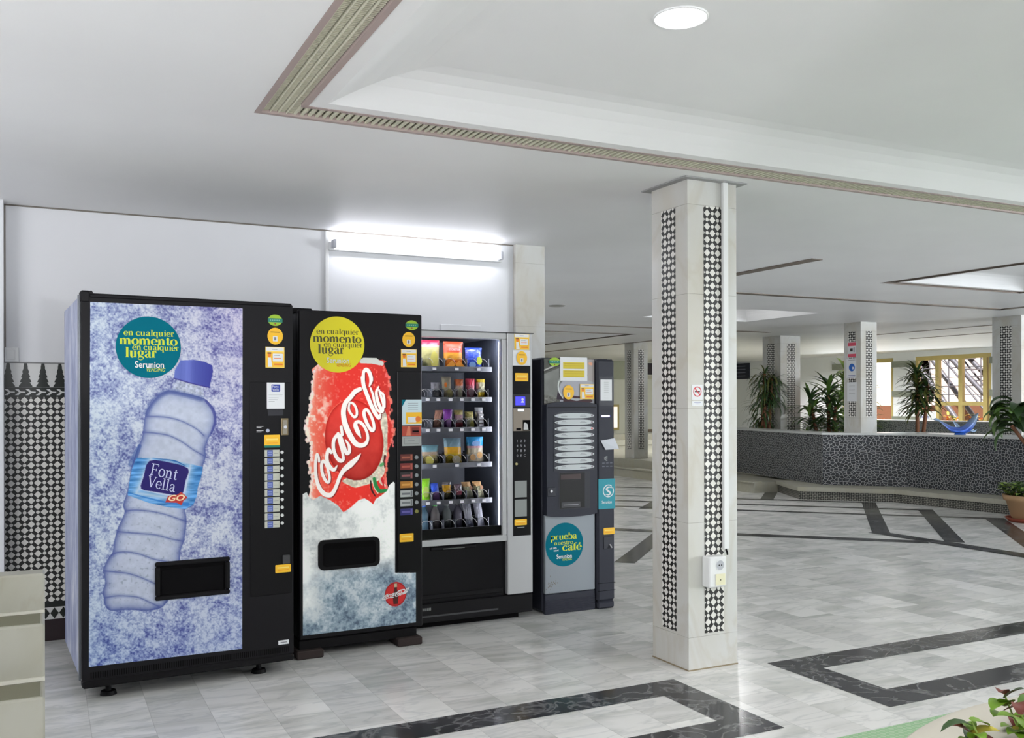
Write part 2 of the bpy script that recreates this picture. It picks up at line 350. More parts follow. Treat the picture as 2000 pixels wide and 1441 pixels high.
def plaster(name, rgb, rough=.75, spot=0):
    m = mat(name, rgb, rough, spec=.35); t = N(m, 'ShaderNodeTexCoord'); n = N(m, 'ShaderNodeTexNoise', Scale=.8, Detail=5.0)
    L(m, t.outputs['Object'], n.inputs['Vector']); c = lin(rgb); d = tuple(x * .94 for x in c); L(m, ramp(m, n.outputs[0], [(.35, d), (.65, c)]), bsdf(m).inputs['Base Color']); return m
wallm = plaster('white_wall_paint', (226, 227, 230)); ceilm = plaster('white_ceiling_paint', (236, 236, 237), .5); farwall = plaster('cream_wall', (214, 213, 196)); fwhite = plaster('far_white_wall', (226, 228, 228))

def marble(name, base, vein, stain, rough=.25, scale=1.4, tiles=None, vs_=1.0):
    m = mat(name, (220, 220, 215), rough); t = N(m, 'ShaderNodeTexCoord'); co = t.outputs['Object']; b = bsdf(m)
    n1 = N(m, 'ShaderNodeTexNoise', Scale=scale, Detail=6.0, Distortion=1.2); mp = N(m, 'ShaderNodeMapping'); mp.inputs['Scale'].default_value = (.8, 3.0, 1) if tiles else (1, 1, .6)
    if tiles:      # every slab gets its own piece of stone
        sx = N(m, 'ShaderNodeSeparateXYZ'); L(m, co, sx.inputs[0]); W_, L_ = tiles
        col = math_(m, 'FLOOR', math_(m, 'DIVIDE', math_(m, 'ADD', sx.outputs[0], .07), W_)); off = math_(m, 'MULTIPLY', math_(m, 'FRACT', math_(m, 'MULTIPLY', col, .377)), L_)
        row = math_(m, 'FLOOR', math_(m, 'DIVIDE', math_(m, 'ADD', sx.outputs[1], off), L_))
        cb = N(m, 'ShaderNodeCombineXYZ'); L(m, col, cb.inputs[0]); L(m, row, cb.inputs[1]); wn = N(m, 'ShaderNodeTexWhiteNoise'); L(m, cb.outputs[0], wn.inputs['Vector'])
        va = N(m, 'ShaderNodeVectorMath', operation='MULTIPLY_ADD'); L(m, wn.outputs['Color'], va.inputs[0]); va.inputs[1].default_value = (9, 9, 9); L(m, co, va.inputs[2]); co2 = va.outputs[0]
        rt = N(m, 'ShaderNodeMapping'); L(m, co2, rt.inputs[0]); L(m, math_(m, 'MULTIPLY', wn.outputs['Value'], 1.6), rt.inputs['Rotation']) if False else None
        L(m, co2, mp.inputs[0])
        fx = math_(m, 'FRACT', math_(m, 'DIVIDE', math_(m, 'ADD', sx.outputs[0], .07), W_)); fy = math_(m, 'FRACT', math_(m, 'DIVIDE', math_(m, 'ADD', sx.outputs[1], off), L_))
        ex = math_(m, 'MULTIPLY', math_(m, 'MINIMUM', fx, math_(m, 'SUBTRACT', 1, fx)), W_); ey = math_(m, 'MULTIPLY', math_(m, 'MINIMUM', fy, math_(m, 'SUBTRACT', 1, fy)), L_)
        joint = math_(m, 'LESS_THAN', math_(m, 'MINIMUM', ex, ey), .0013)
    else: L(m, co, mp.inputs[0])
    L(m, mp.outputs[0], n1.inputs['Vector'])
    n2 = N(m, 'ShaderNodeTexNoise', Scale=scale * 2.3, Detail=8.0, Distortion=1.0); L(m, mp.outputs[0], n2.inputs['Vector'])
    c = ramp(m, n1.outputs[0], [(.32, stain), (.55, base)])
    vn = math_(m, 'ABSOLUTE', math_(m, 'SUBTRACT', n2.outputs[0], .5)); vf = math_(m, 'MULTIPLY', math_(m, 'SUBTRACT', 1, math_(m, 'MINIMUM', math_(m, 'MULTIPLY', vn, 22), 1)), .55 * vs_)
    c = mixc(m, vf, c, vein)
    if tiles:
        br = math_(m, 'ADD', .80, math_(m, 'MULTIPLY', wn.outputs['Value'], .24)); hs = N(m, 'ShaderNodeHueSaturation'); L(m, c, hs.inputs['Color']); L(m, br, hs.inputs['Value']); c = hs.outputs[0]
        c = mixc(m, math_(m, 'MULTIPLY', joint, .32), c, (.22, .21, .19))
    L(m, c, b.inputs['Base Color']); return m
floorm = marble('white_marble_floor', lin((240, 239, 236)), lin((158, 164, 168)), lin((206, 207, 202)), .24, 1.3, (.24, .62), .5)
colm = marble('white_marble_cladding', lin((207, 208, 206)), lin((178, 168, 146)), lin((199, 196, 187)), .22, 1.1, vs_=.45)
stepm = marble('cream_marble', lin((180, 178, 164)), lin((168, 162, 140)), lin((182, 178, 158)), .35, 2.0, vs_=.5)
darkm = marble('black_marble', lin((52, 52, 56)), lin((172, 172, 172)), lin((36, 37, 41)), .16, 2.6, vs_=.6)
# narrow veins in the black stone
def mosaic(name, period, lightc=(232, 230, 224), darkc=(38, 37, 36), rough=.35):
    m = mat(name, (200, 200, 200), rough); t = N(m, 'ShaderNodeUVMap'); s_ = N(m, 'ShaderNodeSeparateXYZ'); L(m, t.outputs[0], s_.inputs[0])
    u = math_(m, 'DIVIDE', s_.outputs[0], period); v = math_(m, 'DIVIDE', s_.outputs[1], period); A = math_(m, 'FRACT', math_(m, 'ADD', u, v)); B = math_(m, 'FRACT', math_(m, 'ADD', math_(m, 'SUBTRACT', u, v), 50))
    da = math_(m, 'ABSOLUTE', math_(m, 'SUBTRACT', A, .5)); db = math_(m, 'ABSOLUTE', math_(m, 'SUBTRACT', B, .5))     # .5 at lattice nodes, 0 at centres
    big = math_(m, 'GREATER_THAN', math_(m, 'MINIMUM', da, db), .205)
    dot = math_(m, 'LESS_THAN', math_(m, 'ADD', math_(m, 'POWER', da, 2), math_(m, 'POWER', db, 2)), .040)
    gr = math_(m, 'GREATER_THAN', math_(m, 'MAXIMUM', da, db), 9)
    f = math_(m, 'MAXIMUM', big, dot); n = N(m, 'ShaderNodeTexNoise', Scale=40.0); tc = N(m, 'ShaderNodeTexCoord'); L(m, tc.outputs['Object'], n.inputs['Vector'])
    lc = ramp(m, n.outputs[0], [(.3, tuple(x * .85 for x in lin(lightc))), (.7, lin(lightc))]); L(m, mixc(m, f, lin(darkc), lc), bsdf(m).inputs['Base Color']); return m
mos_wall = mosaic('wall_mosaic', .067); mos_col = mosaic('pillar_mosaic', .067); mos_step = mosaic('riser_mosaic', .045, (150, 148, 138), (40, 38, 36))
trm = mat('tile_dark', (32, 36, 32), .3); tlm = mat('tile_light', (206, 206, 204), .3)
def crazy(name, scale, darkc, lightc, edge):
    m = mat(name, (80, 80, 80), .35); t = N(m, 'ShaderNodeUVMap'); v = N(m, 'ShaderNodeTexVoronoi', voronoi_dimensions='2D', feature='DISTANCE_TO_EDGE', Scale=scale); L(m, t.outputs[0], v.inputs['Vector'])
    v2 = N(m, 'ShaderNodeTexVoronoi', voronoi_dimensions='2D', Scale=scale); L(m, t.outputs[0], v2.inputs['Vector']); r = N(m, 'ShaderNodeSeparateColor'); L(m, v2.outputs['Color'], r.inputs[0])
    c = mixc(m, r.outputs[0], tuple(x * .6 for x in lin(darkc)), tuple(x * 1.6 for x in lin(darkc))); L(m, mixc(m, math_(m, 'LESS_THAN', v.outputs['Distance'], edge), c, lin(lightc)), bsdf(m).inputs['Base Color']); return m
crazym = crazy('crazy_paving', 26, (44, 46, 52), (190, 192, 192), .055); crazyl = crazy('pale_paving', 26, (140, 146, 150), (222, 224, 222), .1)
greenm = mosaic('green_pool_tile', .05, (176, 206, 168), (150, 190, 146), .2)

# ------------------------------------------------------------------ the setting
def struct(o): o['kind'] = 'structure'; return o
fl = MB(); fl.box((-4.2, -5.1, -.1), (17.7, 21.7, 0), floorm)
def band(pts, m=darkm, z=.0012): fl.add([(x, y, z) for x, y in pts], [tuple(range(len(pts)))] if sum(pts[i][0] * pts[(i + 1) % len(pts)][1] - pts[(i + 1) % len(pts)][0] * pts[i][1] for i in range(len(pts))) > 0 else [tuple(range(len(pts) - 1, -1, -1))], m)
def frame_band(x0, y0, x1, y1, w):        # rectangular inlay, mitred
    a = [(x0, y0), (x1, y0), (x1, y1), (x0, y1)]; b = [(x0 + w, y0 + w), (x1 - w, y0 + w), (x1 - w, y1 - w), (x0 + w, y1 - w)]
    for i in range(4): j = (i + 1) % 4; band([a[i], a[j], b[j], b[i]])
frame_band(-1.2, 2.985, 2.745, 3.755, .195); frame_band(3.345, 2.975, 7.3, 3.765, .195)
def diag(s0, s1, v0, v1, z=.0012):                  # bar in the 45 degree field: s = x + y, v = y - x
    band([((s - v) / 2, (s + v) / 2) for s, v in ((s0, v0), (s1, v0), (s1, v1), (s0, v1))], z=z)
# radial bars
diag(11.05, 14.0, 2.17, 2.42); diag(16.75, 19.1, 2.92, 3.22); diag(19.05, 20.95, 1.0, 1.25); diag(14.72, 19.1, -.87, -.62); diag(14.0, 18.05, -1.77, -1.52); diag(13.35, 17.1, -2.74, -2.44)
# long lines
diag(20.86, 21.06, 1.0, 9, .0022); diag(18.95, 19.13, -.87, 9, .0022); diag(17.94, 18.12, -1.77, 9, .0022); diag(16.96, 17.14, -2.74, 9, .0022); diag(13.78, 14.04, -1.3, 9, .0022)
band([(7.62, 7.06), (7.56, 4.6), (7.78, 4.4), (7.79, 6.93)], z=.0034)
band([(2.0, .3), (6.0, .3), (6.0, 2.8), (2.0, 2.8)], greenm, .0014)
struct(fl.build('floor'))

class Holes:
    def __init__(s): s.r = []
# ceiling with openings for grilles and coffers
HO = [(.73, -2.75, 6.45, 3.70), (7.1, 2.9, 9.12, 6.42), (7.05, 8.9, 8.8, 10.3), (4.6, 12.9, 8.72, 17.0)]
xs = sorted({-4.2, 17.7} | {h[0] for h in HO} | {h[2] for h in HO}); ys = sorted({-5.1, 21.7} | {h[1] for h in HO} | {h[3] for h in HO})
ce = MB()
for i in range(len(xs) - 1):
    for j in range(len(ys) - 1):
        cx, cy = (xs[i] + xs[i + 1]) / 2, (ys[j] + ys[j + 1]) / 2
        if any(h[0] < cx < h[2] and h[1] < cy < h[3] for h in HO): continue
        ce.box((xs[i], ys[j], CEIL), (xs[i + 1], ys[j + 1], CEIL + .3), ceilm)
def coffer(x0, y0, x1, y1, s, t, steps=5):
    pr = []
    for k in range(steps + 1):
        a = k / steps * math.pi / 2; pr.append((s * (1 - math.cos(a)) * .0 + s * math.sin(a) ** 1.2 if False else s * k / steps, t * math.sin(a)))
    for (i0, z0), (i1, z1) in zip(pr[:-1], pr[1:]):
        a = [(x0 + i0, y0 + i0), (x1 - i0, y0 + i0), (x1 - i0, y1 - i0), (x0 + i0, y1 - i0)]; b = [(x0 + i1, y0 + i1), (x1 - i1, y0 + i1), (x1 - i1, y1 - i1), (x0 + i1, y1 - i1)]
        for q in range(4):
            r = (q + 1) % 4; ce.add([(*a[q], CEIL + z0), (*a[r], CEIL + z0), (*b[r], CEIL + z1), (*b[q], CEIL + z1)], [(0, 1, 2, 3)], ceilm, True)
    i1, z1 = pr[-1]; ce.add([(x0 + i1, y0 + i1, CEIL + z1), (x0 + i1, y1 - i1, CEIL + z1), (x1 - i1, y1 - i1, CEIL + z1), (x1 - i1, y0 + i1, CEIL + z1)], [(0, 1, 2, 3)], ceilm)
def rim(x0, y0, x1, y1, w, z0, z1, m, mb):      # rectangular collar between two heights
    for a, b in (((x0, y0), (x1, y0 + w)), ((x0, y1 - w), (x1, y1)), ((x0, y0 + w), (x0 + w, y1 - w)), ((x1 - w, y0 + w), (x1, y1 - w))): mb.box((*a, z0), (*b, z1), m)
# near coffer: collar ring beside the grille, then a shallow curved dome
rim(.90, -2.58, 6.28, 3.53, .06, CEIL, CEIL + .28, ceilm, ce)
coffer(.96, -2.52, 6.22, 3.47, .32, .09)
for h, w in ((HO[1], .11), (HO[3], .14)):
    rim(h[0] + w, h[1] + w, h[2] - w, h[3] - w, .05, CEIL, CEIL + .28, ceilm, ce); coffer(h[0] + w + .05, h[1] + w + .05, h[2] - w - .05, h[3] - w - .05, .2, .12)
h = HO[2]; coffer(*h, .25, .14)
ce.box((-4.2, -5.1, CEIL + .3), (17.7, 21.7, CEIL + .34), ceilm)
struct(ce.build('ceiling'))

def wall(name, a, b, m=wallm): return struct(MB().box(a, b, m).build(name))
WY = 6.0
wall('wall_back', (-4.2, WY, 0), (3.0, WY + .15, CEIL)); wall('wall_left', (-.4, 5.88, 0), (-.2, WY - .0005, CEIL))
wall('wall_partition', (3.0, 6.21, 0), (3.12, 21.5, CEIL)); wall('wall_far', (3.0, 21.5, 0), (17.7, 21.7, CEIL), farwall); wall('wall_west', (-4.4, -5.1, 0), (-4.2, 6.15, CEIL))
# entrance side, behind the camera: wall with a wide glazed opening
e = MB(); e.box((-4.2, -5.3, 0), (17.7, -5.1, .15), wallm); e.box((-4.2, -5.3, 2.4), (17.7, -5.1, CEIL), wallm)
for x in (-4.2, -1.2, 1.6, 4.4, 7.2, 10, 12.8, 15.6): e.box((x, -5.3, .15), (x + .25, -5.1, 2.4), wallm)
struct(e.build('wall_entrance'))
# right wall with garden windows
r = MB(); r.box((17.5, -5.1, 2.36), (17.7, 21.5, CEIL), fwhite); r.box((17.5, -5.1, 0), (17.7, 21.5, .35), fwhite); r.box((17.5, 17.0, .35), (17.7, 21.5, 2.36), fwhite)
for y0, y1 in ((14.85, 15.45), (12.6, 12.95), (8.6, 9.2), (4.6, 5.2), (.5, 1.1)): r.box((17.5, y0, .35), (17.7, y1, 2.36), fwhite)
struct(r.build('wall_right'))
band_t = mat('grey_tile_band', (120, 124, 112), .4); ochre = mat('ochre_window_frame', (178, 160, 100), .45)
r = MB()
for y0, y1 in ((16.75, 17.3), (14.83, 15.47), (12.58, 12.97)):
    for z0, z1 in ((2.14, 2.28), (1.47, 1.6), (.9, 1.02)): r.box((17.47, y0, z0), (17.5, y1, z1), band_t)
struct(r.build('trim_1'))
k = 0
for y0, y1, mull in ((15.45, 17.0, (16.25,)), (12.95, 14.85, (14.28, 13.7, 13.11)), (9.2, 12.6, (11.4, 10.3)), (5.2, 8.6, (7.4, 6.3)), (1.1, 4.6, (3.4, 2.2))):
    k += 1; f = MB(); t = .075
    f.box((17.52, y0, 2.27), (17.6, y1, 2.36), ochre); f.box((17.52, y0, .35), (17.6, y1, .43), ochre); f.box((17.52, y0, .43), (17.6, y0 + t, 2.27), ochre); f.box((17.52, y1 - t, .43), (17.6, y1, 2.27), ochre)
    for y in mull: f.box((17.515, y - .045, .43), (17.605, y + .045, 2.27), ochre)
    if k == 2: f.box((17.51, 13.11, 1.27), (17.61, 14.28, 1.35), ochre)
    w = struct(f.build('window_%d' % k)); g = MB().box((17.555, y0 + t, .43), (17.561, y1 - t, 2.27), mat('window_glass', (255, 255, 255), 0, 0, 0, .3, 1, 1.05)).build('glass_pane', w)

# tiled dado on the back wall
d = MB(); x0, x1 = -.2, 3.0; yf = WY - .012
d.box((x0, yf, .222), (x1, WY, 1.392), mos_wall); d.box((x0, yf, 1.392), (x1, WY, 1.448), trm); d.box((x0, yf, 1.448), (x1, WY, 1.583), tlm); d.box((x0, yf - .002, 1.583), (x1, WY, 1.589), mat('grey_edge', (120, 120, 120), .5))
d.box((x0, yf, .19), (x1, WY, .222), trm); d.box((x0, yf, .122), (x1, WY, .19), tlm); d.box((x0, yf - .004, 0), (x1, WY, .122), mat('skirting_dark', (38, 26, 30), .25))
ty = yf - .0008; p = .0875
for i in range(38):
    c = x0 + .019 + i * p
    if c > 2.9: break
    half = [q for k in range(5) for q in ((.034 - .0058 * k, 1.449 + .027 * k), (.034 - .0058 * k, 1.4555 + .027 * k), (.0205 - .0035 * k, 1.4755 + .027 * k))][:-1] + [(.0075, 1.583)]
    tr = [(c - w, z) for w, z in half] + [(c + w, z) for w, z in half[::-1]]
    d.poly(tr[::-1] if False else tr, ty, trm)
for i in range(64):
    c = x0 + i * .0525
    if c > 2.87: break
    for sg in (-1, 1):
        d.poly([(c, 1.42 + sg * .017), (c + .018, 1.42 + sg * .017), (c + .03, 1.42 + sg * .004), (c + .052, 1.42 + sg * .003), (c + .052, 1.42), (c + .02, 1.42)][::sg], ty, tlm)
    if i % 1 == 0: d.poly([(c, 1.42), (c + .012, 1.42 - .005), (c + .012, 1.42 + .005)], ty - .0004, trm)
for i in range(72):
    c = x0 + .02 + i * .046
    if c < 2.97: d.poly([(c - .022, .156), (c, .124), (c + .022, .156), (c, .188)], ty, trm)
struct(d.build('trim_2'))
d = MB(); d.box((-.2, WY - .006, CEIL - .008), (3.0, WY, CEIL), mat('ceiling_joint', (118, 112, 104), .7)); d.box((-.2, WY - .006, 1.59), (-.192, WY, CEIL), mat('ceiling_joint', (0, 0, 0))); struct(d.build('trim_3'))

# raised platforms round the reception counter and the far pillar
p = MB(); p.prism([(9.45, 21.4), (9.45, 10.9), (10.5, 10.9), (10.5, 13), (17.4, 13), (17.4, 21.4)], 0, .15, stepm); p.prism([(9.42, 21.4), (9.42, 10.9), (9.6, 10.9), (9.6, 21.4)], .15, .168, stepm); struct(p.build('floor_step'))
p = MB(); p.prism([(9.75, 21.4), (9.75, 13.2), (17.3, 13.2), (17.3, 21.4)], .15, .3, stepm); struct(p.build('floor_landing'))
p = MB(); pl = [(9.4, 9.92), (10.22, 9.02), (10.32, 7.5), (10.32, 2.5), (12.5, 2.5), (12.5, 10.9), (9.9, 10.9)]
p.prism(pl, 0, .115, mos_step); pl2 = [(9.37, 9.92), (10.2, 8.99), (10.29, 7.5), (10.29, 2.5), (12.5, 2.5), (12.5, 10.9), (9.87, 10.9)]; p.prism(pl2, .115, .175, stepm); struct(p.build('floor_plinth'))

# ------------------------------------------------------------------ marble pillars
def pillar(name, x, y, s, z0, z1, label, strip=True, gapz=.577, base=.166, group=None, stain=False):
    t = thing(name, label, 'pillar', (x + s / 2, y + s / 2, z0), group=group); H_ = z1 - z0; h = s / 2; core = MB(); core.box((-h + .002, -h + .002, 0), (h - .002, h - .002, H_), mat('pillar_joint', (150, 146, 134), .6)); core.build('core', t)
    b = MB(); b.box((-h, -h, 0), (h, h, base), colm); zz = base
    while zz < H_ - .2:
        z2 = min(zz + gapz, H_ - .13)
        if H_ - .13 - z2 < .1: z2 = H_ - .13
        b.box((-h, -h, zz + .0015), (h, h, z2), colm); zz = z2
    b.box((-h, -h, zz + .0015), (h, h, H_), colm); b.build('marble_cladding', t)
    if strip:
        a0, a1 = -.055 * s / .31, .067 * s / .31
        for nm, bx in (('f', ((a0, -h - .0015, base + .015), (a1, -h + .01, H_ - .13))), ('l', ((-h - .0015, a0 - .0, base + .015), (-h + .01, a1, H_ - .13))), ('b', ((a0, h - .01, base + .015), (a1, h + .0015, H_ - .13))), ('r', ((h - .01, a0, base + .015), (h + .0015, a1, H_ - .13)))):
            MB().box(*bx, mos_col).build('mosaic_strip', t)
    return t
pc = pillar('marble_pillar', 2.893, 3.828, .31, 0, CEIL, 'square white marble pillar with black and white mosaic strips standing nearest, beside the vending machines')
# grey plate painted as shade at the ceiling, brown line painted as foot shadow
MB().box((-.195, -.195, CEIL - .007), (.195, .195, CEIL - .0005), mat('pillar_shade', (150, 150, 150), .7)).build('ceiling_shade_plate', pc)
g = MB(); gm = mat('foot_shade', (140, 126, 100), .7)
for a, b in (((-.157, -.158, 0), (.157, -.155, .006)), ((-.158, -.157, 0), (-.155, .157, .006))): g.box(a, b, gm)
g.build('foot_shade_line', pc)
pillar('marble_pillar', 3.002, 5.965, .235, 0, CEIL, 'plain marble pillar at the end of the wall behind the coffee machine', strip=False)
pillar('marble_pillar', 9.9, 14.75, .31, .3, CEIL, 'far marble pillar on the steps, seen between coffee machine and nearest pillar')
pillar('marble_pillar', 11.15, 12.2, .44, .175, CEIL, 'thick marble pillar behind the left end of the counter beside a dracaena', base=.3)
pc3 = pillar('marble_pillar', 10.26, 9.62, .31, .175, CEIL, 'marble pillar rising from the counter with notices taped to its left face', base=.95)
pillar('marble_pillar', 11.4, 8.0, .42, .175, CEIL, 'bluish white marble pillar at the right edge behind the broad leaved plant')

# socket box, cable duct and notices on the near pillar
t = thing('socket_box', 'white surface socket box at the foot of the cable duct on the nearest pillar', 'socket', (3.03, 3.828, .42))
MB().box((-.055, -.062, 0), (.055, -.001, .155), white, .006).build('housing', t)
s_ = MB(); s_.disc(.012, .112, .024, -.0635, mat('socket_grey', (176, 178, 184), .5)); s_.ring(.012, .112, .024, .027, -.064, white); s_.disc(.005, .112, .004, -.0642, blackm, n=10); s_.disc(.02, .112, .004, -.0642, blackm, n=10); s_.build('socket', t)
s_ = MB(); s_.box((-.016, -.066, .012), (.042, -.0621, .068), mat('cream_plastic', (226, 222, 188), .5)); s_.disc(.012, .038, .004, -.0665, mat('mark', (90, 90, 60), .5), n=10); s_.build('cover_plate', t)
tag(MB().box((3.103, 3.806, .60), (3.135, 3.827, CEIL - .003), white, .003).build('cable_duct'), 'white vertical cable duct running up the nearest pillar to the ceiling', 'cable duct')
tag(MB().tube([(3.116, 3.812, .603), (3.112, 3.80, .592), (3.108, 3.79, .5855), (3.104, 3.785, .577)], .005, blackm, 8).build('cable'), 'short black cable between duct and socket box on the nearest pillar', 'cable')
t = MB(); y = 3.8262; t.rect(2.916, 1.363, 2.984, 1.44, y, paperw); t.ring(2.95, 1.405, .021, .026, y - .0006, mat('sign_red', (200, 30, 50), .4)); t.poly([(2.933, 1.418), (2.937, 1.422), (2.967, 1.392), (2.963, 1.388)], y - .0007, mat('sign_red', (0, 0, 0)))
t.rect(2.934, 1.402, 2.966, 1.408, y - .0004, mat('sign_black', (40, 40, 40), .5)); t.rect(2.916, 1.333, 2.984, 1.357, y, paperw)
for i in range(2): t.rect(2.93 + i * .008, 1.349 - i * .007, 2.972 - i * .008, 1.351 - i * .007, y - .0004, navy)
tag(t.build('no_smoking_sign'), 'small no smoking sign with red ring on the nearest pillar', 'sign')
# notices on the counter pillar (left face)
def leftface(name, y0, y1, z0, z1, items, lab, cat):
    x = 10.2578; m = MB().add([(x, y1, z0), (x, y0, z0), (x, y0, z1), (x, y1, z1)], [(0, 1, 2, 3)], paperw)
    for a0, a1, b0, b1, mm in items: m.add([(x - .001, y1 - a0 * (y1 - y0), z0 + b0 * (z1 - z0)), (x - .001, y1 - a1 * (y1 - y0), z0 + b0 * (z1 - z0)), (x - .001, y1 - a1 * (y1 - y0), z0 + b1 * (z1 - z0)), (x - .001, y1 - a0 * (y1 - y0), z0 + b1 * (z1 - z0))], [(0, 1, 2, 3)], mm)
    return tag(m.build(name), lab, cat)
pinkr = mat('notice_pink', (214, 86, 106), .6); blue = mat('notice_blue', (40, 100, 190), .6)
leftface('notice', 9.70, 9.86, 1.98, 2.2, [(.05, .95, .74, .97, pinkr), (.05, .95, .03, .24, pinkr), (.3, .6, .4, .6, mat('sign_black', (0, 0, 0))), (.7, .8, .35, .65, ink)], 'pink and white notice topmost on the left face of the counter pillar', 'notice')
n_ = leftface('notice', 9.70, 9.88, 1.69, 1.97, [(.2, .9, .9, .92, ink), (.2, .9, .13, .15, navy), (.1, .9, .03, .06, navy)], 'white notice with blue round mask symbol on the counter pillar', 'notice')
b_ = MB()
b_.add([(10.2562, 9.78 - .055 * math.cos(a), 1.84 + .055 * math.sin(a)) for a in [2 * math.pi * k / 24 for k in range(24)]], [tuple(range(24))], blue); b_.add([(10.2555, 9.772, 1.81), (10.2555, 9.745, 1.815), (10.2555, 9.742, 1.845), (10.2555, 9.772, 1.85)], [(0, 1, 2, 3)], paperw); b_.build('round_symbol', n_)
leftface('notice', 9.69, 9.87, 1.36, 1.63, [(.2, .8, .8, .81, ink), (.2, .8, .6, .61, ink), (.2, .8, .4, .41, ink)], 'plain white paper sheet lowest on the left face of the counter pillar', 'notice')

# ------------------------------------------------------------------ ceiling grilles and lamps
def grille(x0, y0, x1, y1, w, label, fine):
    t = thing('ceiling_grille', label, 'ceiling grille', ((x0 + x1) / 2, (y0 + y1) / 2, CEIL)); ox, oy = (x0 + x1) / 2, (y0 + y1) / 2
    P = lambda x, y, z: (x - ox, y - oy, z)
    f = MB(); fw = .022 if fine else .012
    for a, b in (((x0, y0), (x1, y0 + w)), ((x0, y1 - w), (x1, y1)), ((x0, y0 + w), (x0 + w, y1 - w)), ((x1 - w, y0 + w), (x1, y1 - w))):
        pass
    rr = lambda X0, Y0, X1, Y1, ww, za, zb, m, mb: [mb.box(P(*a, za), P(*b, zb), m) for a, b in (((X0, Y0), (X1, Y0 + ww)), ((X0, Y1 - ww), (X1, Y1)), ((X0, Y0 + ww), (X0 + ww, Y1 - ww)), ((X1 - ww, Y0 + ww), (X1, Y1 - ww)))]
    rr(x0, y0, x1, y1, fw, -.002, .03, brown if fine else bronze, f); rr(x0 + w - fw, y0 + w - fw, x1 - w + fw, y1 - w + fw, fw, -.002, .03, brown if fine else bronze, f); f.build('frame', t)
    g = MB(); rr(x0 + .001, y0 + .001, x1 - .001, y1 - .001, w - .002, .06, .07, gap, g); g.build('duct_cover', t)
    lv = MB()
    if fine:
        a0, a1 = y0 + w, y1 - fw; n = 4; ww = (w - 2 * fw) / n
        for k in range(n):      # blades beside the left run, with fine teeth
            cx = x0 + fw + ww * (k + .5)
            lv.box(P(cx - ww * .30, a0, .016), P(cx + ww * .26, a1, .026), louvre); lv.box(P(cx - ww * .42, a0, .004), P(cx - ww * .30, a1, .03), louvre)
            yy = a1
            while yy > max(a0, 1.2): lv.box(P(cx - ww * .3, yy - .004, .009), P(cx + ww * .42, yy, .022), louvre); yy -= .013
        xx = x0 + fw + ww * 4
        while xx < x1 - w:
            lv.box(P(xx, y1 - w + fw, .016), P(xx + .0245, y1 - fw, .022), louvre); lv.box(P(xx, y1 - w + fw, .006), P(xx + .011, y1 - fw, .022), louvre); xx += .0288
        lv.box(P(x0 + fw, y0 + fw, .02), P(x1 - fw, y0 + w - fw, .024), louvre); lv.box(P(x1 - w + fw, y0 + w, .02), P(x1 - fw, y1 - w, .024), louvre)
    else: rr(x0 + fw, y0 + fw, x1 - fw, y1 - fw, w - 2 * fw, .012, .018, mat('dark_louvre', (100, 94, 84), .6), lv)
    lv.build('louvre', t); return t
grille(.731, -2.749, 6.449, 3.699, .168, 'taupe framed air grille with ivory blades around the large nearest ceiling recess', True)
grille(7.101, 2.901, 9.119, 6.419, .11, 'dark air grille around the smaller ceiling recess at the upper right', False)
grille(4.601, 12.901, 8.719, 16.999, .13, 'dark air grille around the distant recess seen left of the nearest pillar', False)
def strip(pts, w, lab):
    m = MB()
    for (a, b), (c, d) in zip(pts[:-1], pts[1:]):
        x0, x1 = sorted((a, c)); y0, y1 = sorted((b, d)); m.box((x0 - w / 2, y0 - w / 2, CEIL - .006), (x1 + w / 2, y1 + w / 2, CEIL - .0005), bronze)
    return tag(m.build('ceiling_strip_vent'), lab, 'ceiling vent')
strip([(5.45, 5.6), (5.45, 7.62), (10.47, 7.62), (10.47, 5.0)], .11, 'dark strip vent turning corners in the ceiling behind the nearest pillar')
strip([(4.5, 11.7), (10.4, 11.7)], .1, 'straight dark strip vent across the ceiling beyond the bright recess')
strip([(9.9, 18.5), (9.9, 13.9)], .1, 'dark strip vent running away above the far pillar')
strip([(12.5, 11.6), (12.5, 7.5)], .08, 'dark strip vent over the counter left of the garden windows')
strip([(13.85, 11.8), (13.85, 7.5)], .08, 'thin dark strip vent nearest the garden windows')
def downlight(x, y, z, r, e, lab, power=0, group=None):
    t = thing('downlight', lab, 'ceiling light', (x, y, z), group=group); MB().lathe([(r * 1.06, 0), (r * 1.06, -.004), (r, -.006), (r * .98, 0)], white, 40).build('trim_ring', t)
    MB().add([(r * .99 * math.cos(2 * math.pi * k / 40), -r * .99 * math.sin(2 * math.pi * k / 40), -.003) for k in range(40)], [tuple(range(40))], mat('lamp_glow_%d' % e, (255, 255, 255), .5, 0, e)).build('diffuser', t)
    if power:
        l = light('SPOT', 'downlight_lamp', (x, y, z - .02), power, (1, 1, 1), .08); l.data.spot_size = R(160); l.data.spot_blend = .6
    return t
ct = CEIL + .09
downlight(1.805, 2.42, ct, .082, 14, 'round white downlight glowing in the near ceiling recess', 52)
for i, (x, y) in enumerate(((3.9, 2.0), (1.8, -.4), (3.9, -.4), (5.4, -.9))): downlight(x, y, ct, .082, 14, 'added round downlight in the near recess out of the picture', 55, 'added recess downlights out of view')  # unseen downlights added to even out the near light
downlight(4.18, 7.9, CEIL - .001, .06, 18, 'small bright downlight beside the marble pillar above the coffee machine', 18)
downlight(7.9, 9.6, CEIL + .139, .08, 14, 'downlight inside the bright far recess', 60)
light('POINT', 'recess_lamp', (7.9, 9.6, CEIL + .06), 16, (1, 1, 1), .07)
